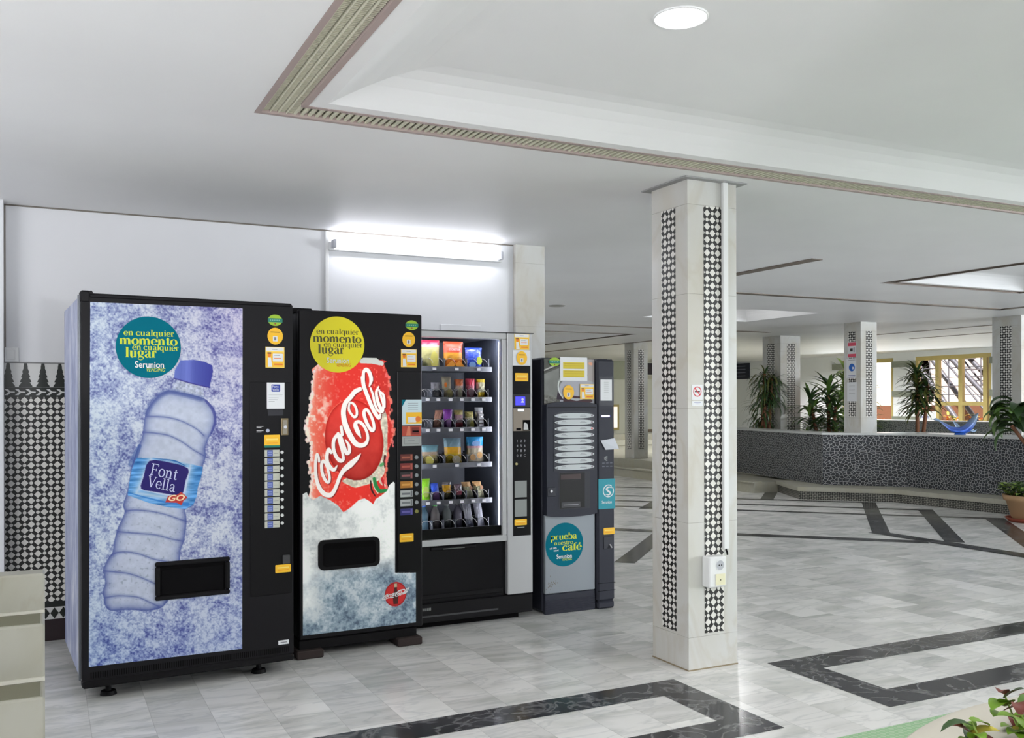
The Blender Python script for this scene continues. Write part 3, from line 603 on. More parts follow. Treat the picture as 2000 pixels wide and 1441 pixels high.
for i, (x, y) in enumerate(((15.5, 14.5), (16.0, 17.0), (16.5, 11.6))): downlight(x, y, CEIL - .001, .08, 14, 'added ceiling downlight hidden behind the ' + ('counter pillar', 'thick pillar', 'bluish pillar')[i], 270)  # lamps added behind the pillars to brighten the far wall
downlight(6.6, 14.9, CEIL + .119, .08, 14, 'added unseen downlight inside the distant recess left of the nearest pillar', 110)  # out-of-view lamp added to brighten the far hall
for i, (x, y) in enumerate(((12, 16.2), (13.2, 17.2))): downlight(x, y, CEIL - .001, .08, 14, ('nearer' if i == 0 else 'farther') + ' added far hall downlight hidden behind the nearest pillar', 200)  # lamps added out of sight to lift the left background
tag(MB().lathe([(.0, 0), (.09, 0), (.1, .006)], mat('vent_grey', (150, 148, 140), .6), 24, (5.33, 9.53, CEIL - .007)).build('air_valve'), 'small round grey air valve in the ceiling above the coffee machine', 'air valve')

# fluorescent tube, duct and switch on the back wall
t = thing('tube_light', 'lit fluorescent tube light mounted on the wall above the machines', 'tube light', (2.27, WY, 2.365))
MB().box((-.62, -.045, -.022), (.62, -.002, .03), white, .004).build('batten', t)
MB().cyl((-.585, -.085, .022), (.585, -.085, .022), .014, mat('tube_glow', (246, 247, 255), .5, 0, 21), 16).build('tube', t)
for x in (-.605, .585): MB().box((x, -.105, -.012), (x + .02, -.04, .042), mat('lamp_holder', (176, 178, 186), .4), .003).build('lamp_holder', t)
tag(MB().box((1.632, WY - .02, 1.6), (1.655, WY - .0005, CEIL - .009), white, .002).build('cable_duct'), 'thin white cable duct on the wall left of the tube light', 'cable duct')
tag(MB().box((2.44, WY - .008, 1.6), (2.745, WY - .0005, 1.893), wallm, .002).build('wall_plate'), 'white cover plate on the wall above the snack machine', 'cover plate')
t = thing('wall_switch', 'white double wall switch above the tiles at the left edge', 'switch', (-.172, WY, 1.63)); MB().box((-.026, -.012, -.042), (.045, -.0005, .042), white, .004).build('plate', t); MB().box((-.018, -.016, -.028), (.026, -.012, .028), white, .002).build('rocker', t)

# stepped marble block at the left edge
blockm = marble('block_marble', lin((158, 157, 146)), lin((140, 136, 118)), lin((148, 146, 130)), .4, 2.0, vs_=.5)
s_ = MB(); s_.box((-1.4, 2.98, 0), (0, 3.75, .52), blockm, .006); s_.box((-1.4, 3.16, .52), (0, 3.75, .69), blockm, .006); s_.box((-1.4, 3.33, .69), (0, 3.42, .815), blockm, .006)
s_.box((-1.4, 3.152, .521), (0, 3.165, .532), mat('nosing', (196, 194, 182), .4)); s_.box((-1.4, 3.322, .691), (0, 3.335, .70), mat('nosing', (0, 0, 0)))
for y0, y1, z in ((2.995, 3.145, .5205), (3.175, 3.325, .6905)): s_.box((-1.4, y0, z - .001), (-.012, y1, z + .001), mat('tread_mosaic', (112, 110, 92), .6))
tag(s_.build('marble_steps'), 'cream marble stepped block with two treads at the lower left edge', 'steps')

# ------------------------------------------------------------------ vending machines (local axes: x across the front, z up, -y towards the viewer)
panel_print = print_mat('matt_print', .3, 0); lit_print = print_mat('backlit_print', .42, .26)
def sticker(mb, name, parent, label=None):
    o = mb.build(name, parent)
    if label: o['label'] = label
    return o
def oval_sticker(par, u, z, r, rz):
    m = MB(); m.disc(u, z, r, -.0012, mat('oval_lime', (150, 186, 44), .5), rz); m.rect(u - r * 1.02, z - rz * .36, u + r * 1.02, z + rz * .34, -.0016, mat('oval_green', (22, 118, 100), .5))
    for k in range(5): m.rect(u - r * .75 + k * r * .3, z - rz * .12, u - r * .57 + k * r * .3, z + rz * .12, -.002, mat('oval_pale', (120, 180, 160), .5))
    m.disc(u, z - rz * .62, r * .12, -.002, mat('oval_dot', (150, 80, 40), .5), n=12); return sticker(m, 'oval_sticker', par, 'green oval sticker')
def round_sticker(par, u, z, r, rz):
    m = MB(); m.disc(u, z, r, -.0012, yellow, rz); m.rect(u - r * .6, z + rz * .42, u + r * .6, z + rz * .52, -.0017, mat('sticker_brown', (130, 84, 30), .5)); m.rect(u - r * .3, z - rz * .62, u + r * .28, z - rz * .02, -.0017, paperw); m.rect(u - r * .14, z - rz * .5, u + r * .12, z - rz * .12, -.0022, ink)
    return sticker(m, 'round_sticker', par, 'round yellow sticker')
def card_sticker(par, u0, z0, u1, z1):
    m = MB(); w, h = u1 - u0, z1 - z0; X = lambda a: u0 + a * w; Z = lambda a: z0 + a * h
    m.rect(u0, z0, u1, z1, -.0012, yellow2); m.rect(X(.03), Z(.03), X(.97), Z(.74), -.0016, yellow); m.rect(X(.04), Z(.8), X(.96), Z(.97), -.0016, paperw); m.rect(X(.35), Z(.87), X(.62), Z(.9), -.002, ink)
    m.rrect(X(.38), Z(.3), X(.93), Z(.68), .003, -.002, paperw); m.rect(X(.45), Z(.58), X(.75), Z(.6), -.0024, ink); m.rect(X(.45), Z(.44), X(.82), Z(.47), -.0024, orange); m.rect(X(.45), Z(.12), X(.9), Z(.2), -.002, orange)
    m.disc(X(.2), Z(.6), w * .09, -.002, orange, h * .1, 16); m.rect(X(.1), Z(.66), X(.3), Z(.74), -.0024, mat('sticker_brown', (0, 0, 0))); m.poly([(X(.12), Z(.04)), (X(.36), Z(.04)), (X(.28), Z(.48)), (X(.12), Z(.48))], -.002, paperw)
    return sticker(m, 'card_sticker', par, 'yellow and white card sticker')
def yellow_tag(par, u0, z0, u1, z1, y=0, bar=False):
    m = MB(); m.rrect(u0, z0, u1, z1, .004, y - .0012, yellow); h = z1 - z0; m.rect(u0 + .01, z0 + h * .55, u1 - .01, z0 + h * .7, y - .0017, yellow2); m.rect(u0 + .012, z0 + h * .3, u1 - .012, z0 + h * .36, y - .0017, orange)
    if bar: m.rrect(u0, z0 - h * .02, u1, z0 + h * .16, .003, y - .002, mat('oval_green', (0, 0, 0)))
    return sticker(m, 'yellow_tag', par, 'small yellow tag')
def round_ad(par, u, z, r, base, word, lines, label):
    m = MB(); m.disc(u, z, r, -.002, base, n=72); y = -.0026
    for txt, du, dz, xh, w, T in lines: serif(m, txt, u + du * r, z + dz * r, xh * r, y, word, .08, T, width=w * r)
    return m
def recess(par, u0, z0, u1, z1, rim_, depth, r=.004, name='dispenser_opening'):
    m = MB(); m.slab([(u0, z0), (u1, z0), (u1, z1), (u0, z1)], -.0032, -.0028, hole) if False else None
    for a, b in (((u0, z0), (u1, z0 + rim_)), ((u0, z1 - rim_), (u1, z1)), ((u0, z0 + rim_), (u0 + rim_, z1 - rim_)), ((u1 - rim_, z0 + rim_), (u1, z1 - rim_))): m.box((a[0], -.016, a[1]), (b[0], -.001, b[1]), blackm, .005)
    i0, i1, j0, j1 = u0 + rim_ * .9, u1 - rim_ * .9, z0 + rim_ * .9, z1 - rim_ * .9
    m.add([(i0, -.0048, j0), (i1, -.0048, j0), (i1, -.0048, j1), (i0, -.0048, j1)], [(0, 1, 2, 3)], hole)
    m.box((i0 + .01, -.0065, j0 + .006), (i1 - .01, -.005, j1 - .02), mat('flap_black', (7, 6, 8), .5, spec=.1)); return m.build(name, par)

# ---- machine 1: water machine
m1 = thing('vending_machine', 'large black drinks machine with icy blue water bottle poster, leftmost', 'vending machine', (.15, 4.665, 0), R(3.4))
ICE = mat('ice_print_side', (150, 158, 190), .35); n = N(ICE, 'ShaderNodeTexNoise', Scale=9.0, Detail=9.0, Roughness=.75); tc = N(ICE, 'ShaderNodeTexCoord'); mp = N(ICE, 'ShaderNodeMapping'); mp.inputs['Scale'].default_value = (1, 1, .35)
L(ICE, tc.outputs['Object'], mp.inputs[0]); L(ICE, mp.outputs[0], n.inputs['Vector']); L(ICE, ramp(ICE, n.outputs[0], [(.3, lin((84, 92, 146))), (.5, lin((160, 168, 198))), (.66, lin((214, 216, 228)))]), bsdf(ICE).inputs['Base Color'])
b = MB(); b.box((0, .06, .09), (.97, .84, 1.845), black, .006); b.build('cabinet', m1)
b = MB(); b.box((-.004, .065, .1), (-.0005, .835, 1.84), ICE); b.build('side_print', m1)
b = MB(); b.slab([(.0, .098), (.972, .098), (.972, 1.842), (.96, 1.853), (.052, 1.855), (.045, 1.866), (.0, 1.862)], .0, .045, black); b.box((-.004, -.004, 1.81), (.04, .055, 1.866), black, .008)
b.box((.035, -.004, 1.835), (.965, .02, 1.852), black, .004); b.build('door', m1)
b = MB(); b.box((-.012, .012, .1), (-.004, .03, 1.845), mat('hinge_grey', (96, 100, 106), .3, .5)); b.build('hinge_rail', m1)
b = MB(); b.box((.0, -.012, .064), (.972, .06, .098), blackm, .008)
for k in range(92): b.box((.035 + k * .01, -.0015, .106), (.039 + k * .01, -.0002, .134), hole)
b.build('kick_rail', m1)
b = MB(); b.box((.02, .05, .05), (.95, .8, .092), blackm); b.build('underframe', m1)
for x, y in ((.12, .09), (.82, .09), (.12, .74), (.82, .74)): MB().cyl((x, y, .016), (x, y, .056), .013, blackm, 12).cyl((x, y, 0), (x, y, .018), .037, blackm, 24, .032).build('foot', m1)

A1 = Canvas(300, 716, [(176, 589.5), (474, 602.4), (473.4, 1267), (173.5, 1302)])
def ice(cv, c0, c1, c2, c3, seed, sc=22, sx=1, wt=(.46, .2, .34)):
    a = cv.fbm(sc, 5, seed, .62); d = 1 - np.abs(cv.fbm(9, 3, seed + 5, .65) - .5) * 4; d = d * .35; f = cv.fbm(3.2, 2, seed + 9, .8); v = a * wt[0] + d * wt[1] + f * wt[2]; v = (v - v.mean()) / v.std()
    o = np.zeros((cv.h, cv.w, 3)); st = [(-2.4, c0), (-1.0, c1), (.1, c2), (1.5, c3)]
    for k in range(3): o[:] = np.interp(v, [q[0] for q in st], [0, 1, 2, 3])[..., None]
    t = o[..., 0]; cc = np.array([c0, c1, c2, c3], float); i = np.clip(t.astype(int), 0, 2); fr = (t - i)[..., None]; return cc[i] * (1 - fr) + cc[i + 1] * fr
bgc = ice(A1, (84, 90, 146), (138, 146, 186), (172, 180, 205), (206, 212, 222), 3)
yy = (A1.Y / A1.h)[..., None]; xx = (A1.X / A1.w)[..., None]
bgc += np.clip(xx - .45, 0, 1) * np.clip(.6 - yy, 0, 1) * np.array([16, -22, 10]) + np.clip(yy - .72, 0, 1) * np.array([-50, -30, 10]) + np.clip(.45 - xx, 0, .4) * np.array([-10, 4, 6])
A1.put(np.ones((A1.h, A1.w)), bgc)
body = [(330, 762), (312, 769), (297, 784), (286, 800), (281, 820), (279, 840), (276, 856), (268, 874), (262, 892), (255, 915), (252, 940), (247, 962), (240, 985), (243, 998), (238, 1012), (231, 1027), (226, 1042), (222, 1060), (220, 1076), (213, 1086), (206, 1100), (201, 1111), (203, 1124), (205, 1138), (201, 1152), (202, 1166), (205, 1182), (216, 1192), (250, 1190), (290, 1192), (318, 1184), (340, 1150), (350, 1100), (352, 1075), (359, 1056), (361, 1040), (364, 1020), (363, 1005), (361, 994), (377, 986), (384, 962), (387, 948), (394, 925), (397, 906), (402, 890), (400, 876), (404, 864), (409, 852), (416, 842), (421, 821), (420, 803), (410, 788), (398, 777), (365, 768)]
mB = A1.mask(body, 3); ed = A1.edge(body, 7); nz = A1.fbm(9, 3, 40)[..., None]
inner = np.array([186, 194, 212.]) + (nz - .5) * 26 + np.clip(.5 - np.abs(yy - .4), 0, 1) * 6
spk = np.clip((A1.fbm(3.4, 1, 91) - .8) * 6, 0, 1)[..., None] * 34 * np.clip((yy - .45) * 5, 0, 1); inner = inner - spk
A1.put(mB, inner * (1 - ed[..., None] * .85) + np.array([52, 68, 138.]) * ed[..., None] * .85)
for pts in (((286, 812), (312, 813), (335, 816), (360, 824), (385, 838), (398, 850)), ((281, 843), (303, 845), (330, 850), (355, 862), (378, 878), (398, 889)), ((244, 997), (262, 995), (290, 997), (320, 1003), (350, 1013), (364, 1017)),
            ((230, 1037), (250, 1039), (275, 1041), (305, 1044), (335, 1052), (358, 1056)), ((214, 1085), (228, 1078), (250, 1077), (275, 1082), (300, 1091), (325, 1096)), ((203, 1114), (225, 1116), (250, 1119), (275, 1127), (302, 1139)), ((202, 1167), (225, 1163), (245, 1163), (270, 1166), (295, 1177), (310, 1184))):
    for w_, al in ((12, .14), (6, .2), (2.0, .62)): A1.put(A1.stroke(pts, [w_, w_, w_ * .8, w_ * .7, w_ * .7, w_][:len(pts)]) * al * mB, (66, 80, 146))
top = [(332, 762), (346, 740), (372, 748), (397, 756), (399, 777), (365, 768)]
A1.put(A1.mask(top) * .75, inner - 14 + (A1.fbm(4, 2, 8)[..., None] - .5) * 110)
for w_, al in ((14, .25), (8, .4)): A1.put(A1.stroke([(286, 806), (296, 786), (312, 771), (332, 764), (362, 770), (392, 778)], w_) * al, (58, 76, 140))
A1.put(A1.stroke([(402, 782), (416, 800), (420, 822), (412, 846)], [5, 7, 6, 4]) * .6, (58, 62, 140)); A1.put(A1.stroke([(272, 870), (264, 888), (256, 905)], [8, 12, 12]) * .5, (40, 70, 140))
cap = [(352, 703), (378, 702), (400, 706), (414, 713), (416, 724), (409, 756), (395, 753), (370, 747), (339, 738), (341, 722)]
px = A1.tp([(340, 720), (414, 720)]); cx = np.clip((A1.X - px[0][0]) / (px[1][0] - px[0][0]), 0, 1)[..., None]
A1.put(A1.mask(cap), np.array([96, 112, 190.]) * (1 - cx) + np.array([52, 58, 150.]) * cx + np.exp(-((cx - .35) / .12) ** 2) * 22); A1.put(A1.stroke([(339, 738), (370, 747), (395, 753), (409, 756)], 2.2), (48, 44, 130))
for k in range(9): A1.put(A1.stroke([(354 + k * 7, 704 + k * 1.1), (352 + k * 7, 742 + k * 1.5)], .8, 1) * .12, (40, 40, 120))
lab = [(266, 893), (300, 893), (340, 899), (375, 906), (396, 911), (393, 930), (386, 950), (384, 968), (377, 985), (362, 993), (330, 990), (290, 981), (249, 966), (252, 942), (257, 915)]
lb = A1.mask(lab); A1.put(lb, np.array([74, 142, 206.]) + (A1.fbm(30, 3, 21, sy=.12)[..., None] - .5) * 150)
A1.put(A1.edge([(296, 890), (372, 905), (357, 975), (266, 962)], 7) * lb * .9, (192, 210, 226)); A1.put(A1.stroke([(250, 961), (290, 972), (330, 981), (366, 984)], [2, 3, 4, 8]) * .8, (38, 118, 200)); A1.put(A1.stroke([(300, 894), (340, 899), (364, 910)], [1, 3, 1]), (30, 100, 170))
A1.put(A1.mask([(292, 896), (330, 901), (372, 913), (361, 962), (357, 971), (325, 967), (270, 955), (279, 925)]), (190, 205, 228)); A1.put(A1.mask([(291, 899), (330, 902), (367, 914), (362, 938), (354, 966), (330, 964), (300, 959), (275, 953), (280, 930)], 3), (36, 24, 104))
A1.put(A1.mask([(322, 980), (328, 967), (346, 965), (353, 960), (359, 964), (366, 971), (358, 977), (354, 986), (345, 981)]), (196, 58, 52))
HD = A1.mask([(303, 1096), (449, 1088), (447, 1160), (304, 1172)])
A1.tone = .92; poster1 = A1.panel('poster', [(.038, 1.814), (.722, 1.817), (.715, .152), (.028, .161)], -.003, panel_print, m1); plab(poster1, 'printed poster of a water bottle lying in crushed ice')
# lettering on the bottle label
def artmap(cv, corners, y):
    q = [np.array(k, float) for k in corners]
    def f(x, z):
        c = cv.tp([(x, z)])[0]; u, v = c[0] / (cv.w - 1), c[1] / (cv.h - 1); return (q[0] * (1 - u) + q[1] * u) * (1 - v) + (q[3] * (1 - u) + q[2] * u) * v
    return f
F1 = artmap(A1, [(.038, 1.814), (.722, 1.817), (.715, .152), (.028, .161)], 0)
def slant(F, x, y, ax, ay, ux, uy): return lambda a, b: F(x + a * ax + b * ux, y + a * ay + b * uy)
t = MB(); pale = mat('pale_lilac_print', (196, 200, 232), .4)
serif(t, 'Font', 0, 0, 1, -.0045, pale, .09, .17, tf=slant(F1, 291, 925, 14.2, 3.1, 3.2, -14.6)); serif(t, 'Vella', 0, 0, 1, -.0045, pale, .09, .17, tf=slant(F1, 286, 948, 13.2, 3.0, 2.8, -14.0))
orp = mat('cream_orange_print', (250, 214, 170), .4)
vv, ff = text_geo('GO', 'LEFT', .03); f_ = slant(F1, 326, 977, 21, -.6, 5.5, -16); t.add([(f_(a, b)[0], -.005, f_(a, b)[1]) for a, b in vv], ff, orp); t.build('poster_lettering', poster1)
# round slogan stickers
slog = [('en cualquier', -.76, .37, .13, 1.56, .24), ('momento', -.9, .08, .19, 1.78, .3), ('en cualquier', -.5, -.09, .125, 1.44, .24), ('lugar', -.72, -.33, .21, .98, .3)]
m = round_ad(m1, .288, 1.615, .1435, teal, lime, slog, ''); m.text('Serunion', .288 - .062, 1.615 - .095, .042, -.0026, white, bold=.015, sx=.86); m.text('VENDING', .288 - .014, 1.615 - .113, .024, -.0026, lime, shear=.25, sx=.8); m.v = [(x, y - .003, z) for x, y, z in m.v]; plab(m.build('slogan_sticker', m1), 'round teal slogan sticker with yellow and white words')
oval_sticker(m1, .883, 1.766, .036, .028); round_sticker(m1, .883, 1.687, .039, .042); card_sticker(m1, .834, 1.53, .929, 1.633)
b = MB(); b.box((.758, -.004, .40), (.966, -.001, 1.458), blackg, .002); sp1 = b.build('selection_panel', m1)
c = MB(); c.rect(.839, 1.325, .928, 1.455, -.005, paperw); c.rrect(.862, 1.41, .906, 1.446, .004, -.0055, mat('logo_blue', (40, 62, 156), .5)); c.text('Font', .866, 1.43, .017, -.006, paperw); c.text('Vella', .866, 1.415, .017, -.006, paperw)
for k in range(5): c.rect(.848, 1.396 - k * .009, .848 + (.07, .068, .05, .045, .03)[k], 1.398 - k * .009, -.0055, ink)
c.build('price_card', sp1); MB().box((.843, -.006, 1.291), (.92, -.004, 1.321), mat('display_dark', (36, 36, 42), .15)).build('display', sp1)
c = MB(); c.box((.91, -.01, 1.192), (.946, -.004, 1.278), mat('coin_metal', (126, 112, 86), .3, .8), .002); c.box((.918, -.011, 1.2), (.938, -.0095, 1.268), mat('coin_metal2', (146, 140, 128), .3, .8)); c.disc(.93, 1.234, .008, -.0115, chrome, n=16); c.build('coin_slot', sp1)
MB().cyl((.842, -.004, 1.217), (.842, -.012, 1.217), .0085, mat('button_grey', (172, 178, 196), .3), 20).build('return_button', sp1)
c = MB()
for z in (1.238, 1.232, 1.217, 1.211): c.rect(.788, z - .001, .822 - (.01 if z in (1.232, 1.211) else 0), z + .0015, -.0045, white)
c.build('hint_print', sp1); yellow_tag(m1, .826, 1.134, .904, 1.196, -.004, True)
for k in range(10):
    z = 1.088 - k * .0393; c = MB(); c.box((.827, -.006, z), (.901, -.004, z + .033), mat('label_cream', (188, 190, 176), .4)); c.rect(.840, z + .001, .868, z + .032, -.0065, mat('label_blue', (74, 92, 160), .5)); c.rect(.844, z + .018, .864, z + .025, -.0068, mat('label_pale', (130, 142, 196), .5)); c.rect(.844, z + .007, .864, z + .014, -.0068, mat('label_pale', (0, 0, 0)))
    c.rect(.874, z + .014, .895, z + .0155, -.0065, ink); c.build('selection_label', sp1); MB().cyl((.9135, -.004, z + .02), (.9135, -.011, z + .02), .0078, mat('button_white', (206, 208, 206), .35), 16).build('selection_button', sp1)
MB().box((.915, -.012, .55), (.952, -.004, .594), mat('lock_grey', (60, 60, 62), .5), .003).build('lock', m1); yellow_tag(m1, .879, .507, .958, .547, -.004)
c = MB(); c.rect(.894, .147, .948, .168, -.0012, paperw); c.rect(.905, .155, .938, .160, -.0017, ink); c.build('white_tag', m1)
recess(m1, .312, .43, .655, .61, .022, .1)

# ---- machine 2: cola machine
m2 = thing('vending_machine', 'black cola machine with backlit red can poster and yellow round sticker, second from left', 'vending machine', (1.205, 4.95, 0), R(1.5))
b = MB(); b.box((.0, .045, .1), (.70, .78, 1.85), black, .006); b.box((-.022, .05, 1.835), (.09, .12, 1.862), blackm, .006); b.build('cabinet', m2)
b = MB(); b.box((.0, 0, .095), (.703, .043, 1.848), black, .006); b.build('door', m2)
b = MB(); b.box((.0, .01, .04), (.67, .74, .092), blackm, .004); b.build('plinth', m2)
for x in (-.02, .545): tag(MB().box((0, 0, 0), (.145, .16, .045), mat('dark_brick', (48, 38, 36), .8), .006).build('support_block', None, (1.205 + x * .9997, 4.92 + x * .026, 0), (0, 0, R(1.5))), 'dark block under the %s front corner of the cola machine' % ('left' if x < 0 else 'right'), 'support block')
Q2 = [(591, 690), (812, 700), (811, 1215), (591, 1241)]; C2 = [(.019, 1.60), (.664, 1.60), (.660, .121), (.017, .122)]
A2 = Canvas(250, 560, Q2); A2.put(np.ones((A2.h, A2.w)), (17, 16, 19), .0)
icep = [(591, 962), (599, 958), (604, 968), (612, 974), (626, 966), (645, 975), (660, 985), (671, 999), (686, 989), (700, 976), (712, 972), (722, 978), (729, 984), (734, 974), (746, 966), (756, 958), (760, 946), (768, 940), (771, 943), (771, 1118), (812, 1118), (812, 1216), (591, 1242)]
can = [(621, 706), (613, 728), (610, 750), (608, 770), (606, 790), (604, 803), (599, 815), (597, 832), (600, 850), (607, 866), (607, 888), (602, 902), (604, 915), (608, 926), (607, 950), (606, 985), (671, 1003), (729, 990), (756, 965), (754, 930), (756, 900), (758, 880), (766, 862), (769, 842), (766, 825), (761, 812), (764, 785), (761, 768), (761, 740), (756, 722), (750, 708), (748, 700)]
mc = A2.mask(can, 2); g = A2.tp([(607, 800), (762, 800)]); cx = np.clip((A2.X - g[0][0]) / (g[1][0] - g[0][0]), 0, 1)[..., None]
frost = A2.fbm(12, 4, 7, .6); fr = np.clip((frost - .52) * 5, 0, 1)[..., None] * np.clip(.42 - cx, 0, 1) / .42 * 1.3
col = np.array([238, 118, 92.]) * np.clip(1 - cx * 3, 0, 1) + np.array([228, 50, 40.]) * np.clip(cx * 3, 0, 1); col = col * (1 - np.clip(cx - .6, 0, 1) * .35); col = col * (1 - np.clip(fr, 0, .85)) + np.array([252, 226, 212.]) * np.clip(fr, 0, .85)
le = np.clip(A2.edge(can, 5), 0, 1)[..., None] * np.clip(.5 - cx, 0, .5) * 2 * (.6 + .6 * A2.fbm(5, 2, 3)[..., None]); col = col * (1 - np.clip(le, 0, 1)) + np.array([255, 240, 230.]) * np.clip(le, 0, 1)
re = np.clip(A2.edge(can, 3), 0, 1)[..., None] * np.clip(cx - .75, 0, .25) * 3 * A2.fbm(6, 2, 13)[..., None]; col = col * (1 - np.clip(re, 0, 1)) + np.array([250, 150, 140.]) * np.clip(re, 0, 1)
A2.put(mc, col, 1.0)
dots = np.clip((A2.fbm(5, 2, 77, .5) - .68) * 9, 0, 1) * mc * .5; A2.put(dots, (250, 150, 130))
# bottle-cap disc, its fluted rim and green stripe
rimp = [(742, 792), (752, 800), (757, 820), (757, 850), (757, 880), (755, 905), (750, 925), (738, 938), (722, 944), (706, 948), (694, 951), (682, 946), (668, 938), (680, 930), (720, 905), (738, 870), (744, 830)]
A2.put(A2.mask(rimp, 2), np.array([206, 198, 178.]) + (A2.fbm(5, 2, 31)[..., None] - .5) * 90)
ds = [(692 + 57 * math.cos(a) * 1.0 - 6 * math.sin(a), 857 - 80 * math.sin(a)) for a in [2 * math.pi * k / 30 for k in range(30)]]
dm = A2.mask(ds); dy = np.clip((A2.Y - A2.tp([(690, 780)])[0][1]) / (A2.tp([(690, 935)])[0][1] - A2.tp([(690, 780)])[0][1]), 0, 1)[..., None]
A2.put(dm, np.array([232, 58, 48.]) * (1 - dy * .25) + (A2.fbm(20, 3, 5)[..., None] - .5) * 26 - A2.edge(ds, 4)[..., None] * 46); A2.put(A2.stroke(ds[8:16] , 1.0) * .7, (255, 150, 120))
A2.put(A2.stroke([(724, 938), (726, 955), (733, 968)], [3, 4, 2]), (44, 18, 18)); A2.put(A2.stroke([(728, 935), (731, 950), (738, 962)], [3, 3, 3]), (214, 204, 180)); A2.put(A2.stroke([(731, 934), (735, 949), (742, 958), (754, 957)], [7, 8, 8, 7]), (34, 128, 66)); A2.put(A2.stroke([(741, 925), (743, 940), (752, 948)], [4, 5, 5]), (214, 190, 170)); A2.put(A2.stroke([(746, 935), (750, 950)], [5, 2]), (190, 30, 40)); A2.put(A2.stroke([(752, 890), (752, 905), (755, 920)], [5, 7, 3]), (70, 30, 24)); A2.put(A2.stroke([(744, 908), (748, 905)], 6) * .8, (60, 150, 80))
strokes = [([(623.6, 898), (622.5, 888), (619, 885), (616.5, 905), (618, 930), (624, 950), (634, 962.5), (645, 965), (652, 958), (658, 945), (664, 929), (672, 916), (685, 905), (697, 894), (705, 884)], [5, 4, 5, 6, 6, 8, 9, 9, 8, 7, 7, 9, 12, 8, .8]),
    ([(632, 898), (628.5, 904), (629.5, 920), (635, 934), (641.5, 940), (644, 931), (641, 915), (636.5, 903), (632, 898)], [6, 6, 6, 6, 5, 5, 5, 5, 6]),
    ([(647, 881), (642.5, 875), (639, 886), (640, 900), (646, 911), (653, 915), (659, 907)], [6, 7, 7, 7, 8, 7, 2]), ([(661, 844), (653, 856), (651.5, 871), (656, 887), (664, 897), (671, 895), (669, 880), (664, 862), (661, 846)], [6, 7, 7, 7, 8, 6, 5, 5, 6]),
    ([(665, 848), (671, 866), (677, 882), (682.5, 880), (682, 868), (675.5, 857)], [7, 7, 8, 7, 6, 3]), ([(667, 831), (669, 846)], [6, 6]),
    ([(704, 757), (694, 762), (685, 773), (676, 783), (672, 795), (671.5, 808), (674, 823), (680, 839), (687, 853), (695, 864), (703.6, 868), (713, 866), (718.5, 857), (717.5, 844), (711.5, 830), (703, 822), (696, 823), (695, 830), (700, 842), (706, 854)], [8, 9, 9, 9, 10, 10, 11, 11, 11, 10, 9, 8, 6, 5.5, 6, 6.5, 7, 9, 9, .8]),
    ([(684, 784), (692, 787), (697, 798), (697, 808.5), (692.5, 812), (686, 805), (682, 796), (684, 784)], [4, 5, 5, 5, 5, 5, 5, 4]), ([(713, 799), (711.5, 806), (714.5, 818), (720.5, 831), (727, 839), (731, 834), (729, 821), (724.4, 809), (718, 799), (713, 799)], [6, 7, 7, 7, 7, 6, 6, 6, 6, 6]),
    ([(709, 735), (711, 750), (716.6, 766.6), (724.4, 786.6), (732, 803), (740, 814), (743, 808)], [8, 8, 8, 8, 8, 8, 4]), ([(710, 736), (711, 724), (716, 719), (722, 725), (725.5, 739), (722, 752)], [7, 6, 8, 8, 8, 3]), ([(724.4, 756), (729, 769), (732, 784), (737, 798), (744, 804)], [4, 5, 5, 5, 4]),
    ([(740, 753), (735.5, 764), (737.7, 780), (743, 794), (747, 802), (749, 789), (745.5, 775.5), (741, 760)], [3, 6, 7, 7, 6, 5, 5, 4]), ([(744, 764), (749, 769), (751, 781), (751, 793)], [4, 5, 5, 5])]
for sh in (1, 0):
    for pts, ws in strokes: A2.put(A2.stroke([(x + 1.8 * sh, y + 1.3 * sh) for x, y in pts], [w * 1.03 for w in ws]) * (.85 if sh else 1), (104, 14, 20) if sh else (250, 246, 240), 1.0)
icec = ice(A2, (176, 182, 182), (210, 214, 212), (226, 229, 226), (240, 242, 238), 51, 44, wt=(.72, .2, .1)); low = ice(A2, (84, 100, 118), (126, 146, 162), (158, 176, 188), (200, 210, 214), 61, 26, wt=(.6, .25, .15))
gy = A2.tp([(600, 1100), (600, 1140)]); tt = np.clip((A2.Y - gy[0][1]) / (gy[1][1] - gy[0][1]), 0, 1)[..., None]; tl = np.clip(1 - (A2.X - A2.tp([(600, 1100)])[0][0]) / 45, 0, 1)[..., None] * np.clip(1 - (A2.Y - A2.tp([(600, 1180)])[0][1]) / 40, 0, 1)[..., None]; tt = tt * (1 - tl * .8)
A2.put(A2.mask(icep, 0), icec * (1 - tt) + low * tt, 1.0); A2.im[..., 3] *= np.clip(1.0 - tt[..., 0] * .72, 0, 1)  # lower ice painted darker where the backlight fades, with a glow at left
A2.put(A2.mask([(703, 704), (706, 697), (718, 693), (733, 694), (741, 701), (749, 704), (748, 712), (730, 708), (706, 706)], 2), (206, 208, 202), .8)
rs = np.random.RandomState(5)
for side, colr in (((604, 1), (252, 232, 222)), ((764, -1), (238, 120, 108))):
    for k in range(90):
        y_ = rs.uniform(716, 955); idx = [p for p in can if abs(p[0] - side[0]) < 16]; xn = min(idx, key=lambda p: abs(p[1] - y_))[0] + rs.uniform(-2, 3) * side[1]
        A2.put(A2.stroke([(xn, y_), (xn + .1, y_ + rs.uniform(1, 4))], rs.uniform(1.5, 6), 2) * .8, tuple(c + rs.uniform(-14, 3) for c in colr), 1.0)
paint = A2.mask(icep) + A2.mask(can, 2) + (A2.im[..., :3].sum(-1) > 120)
plab(A2.panel('poster', C2, -.003, lit_print, m2, hole=paint < .5), 'backlit poster of a red cola can standing in crushed ice')
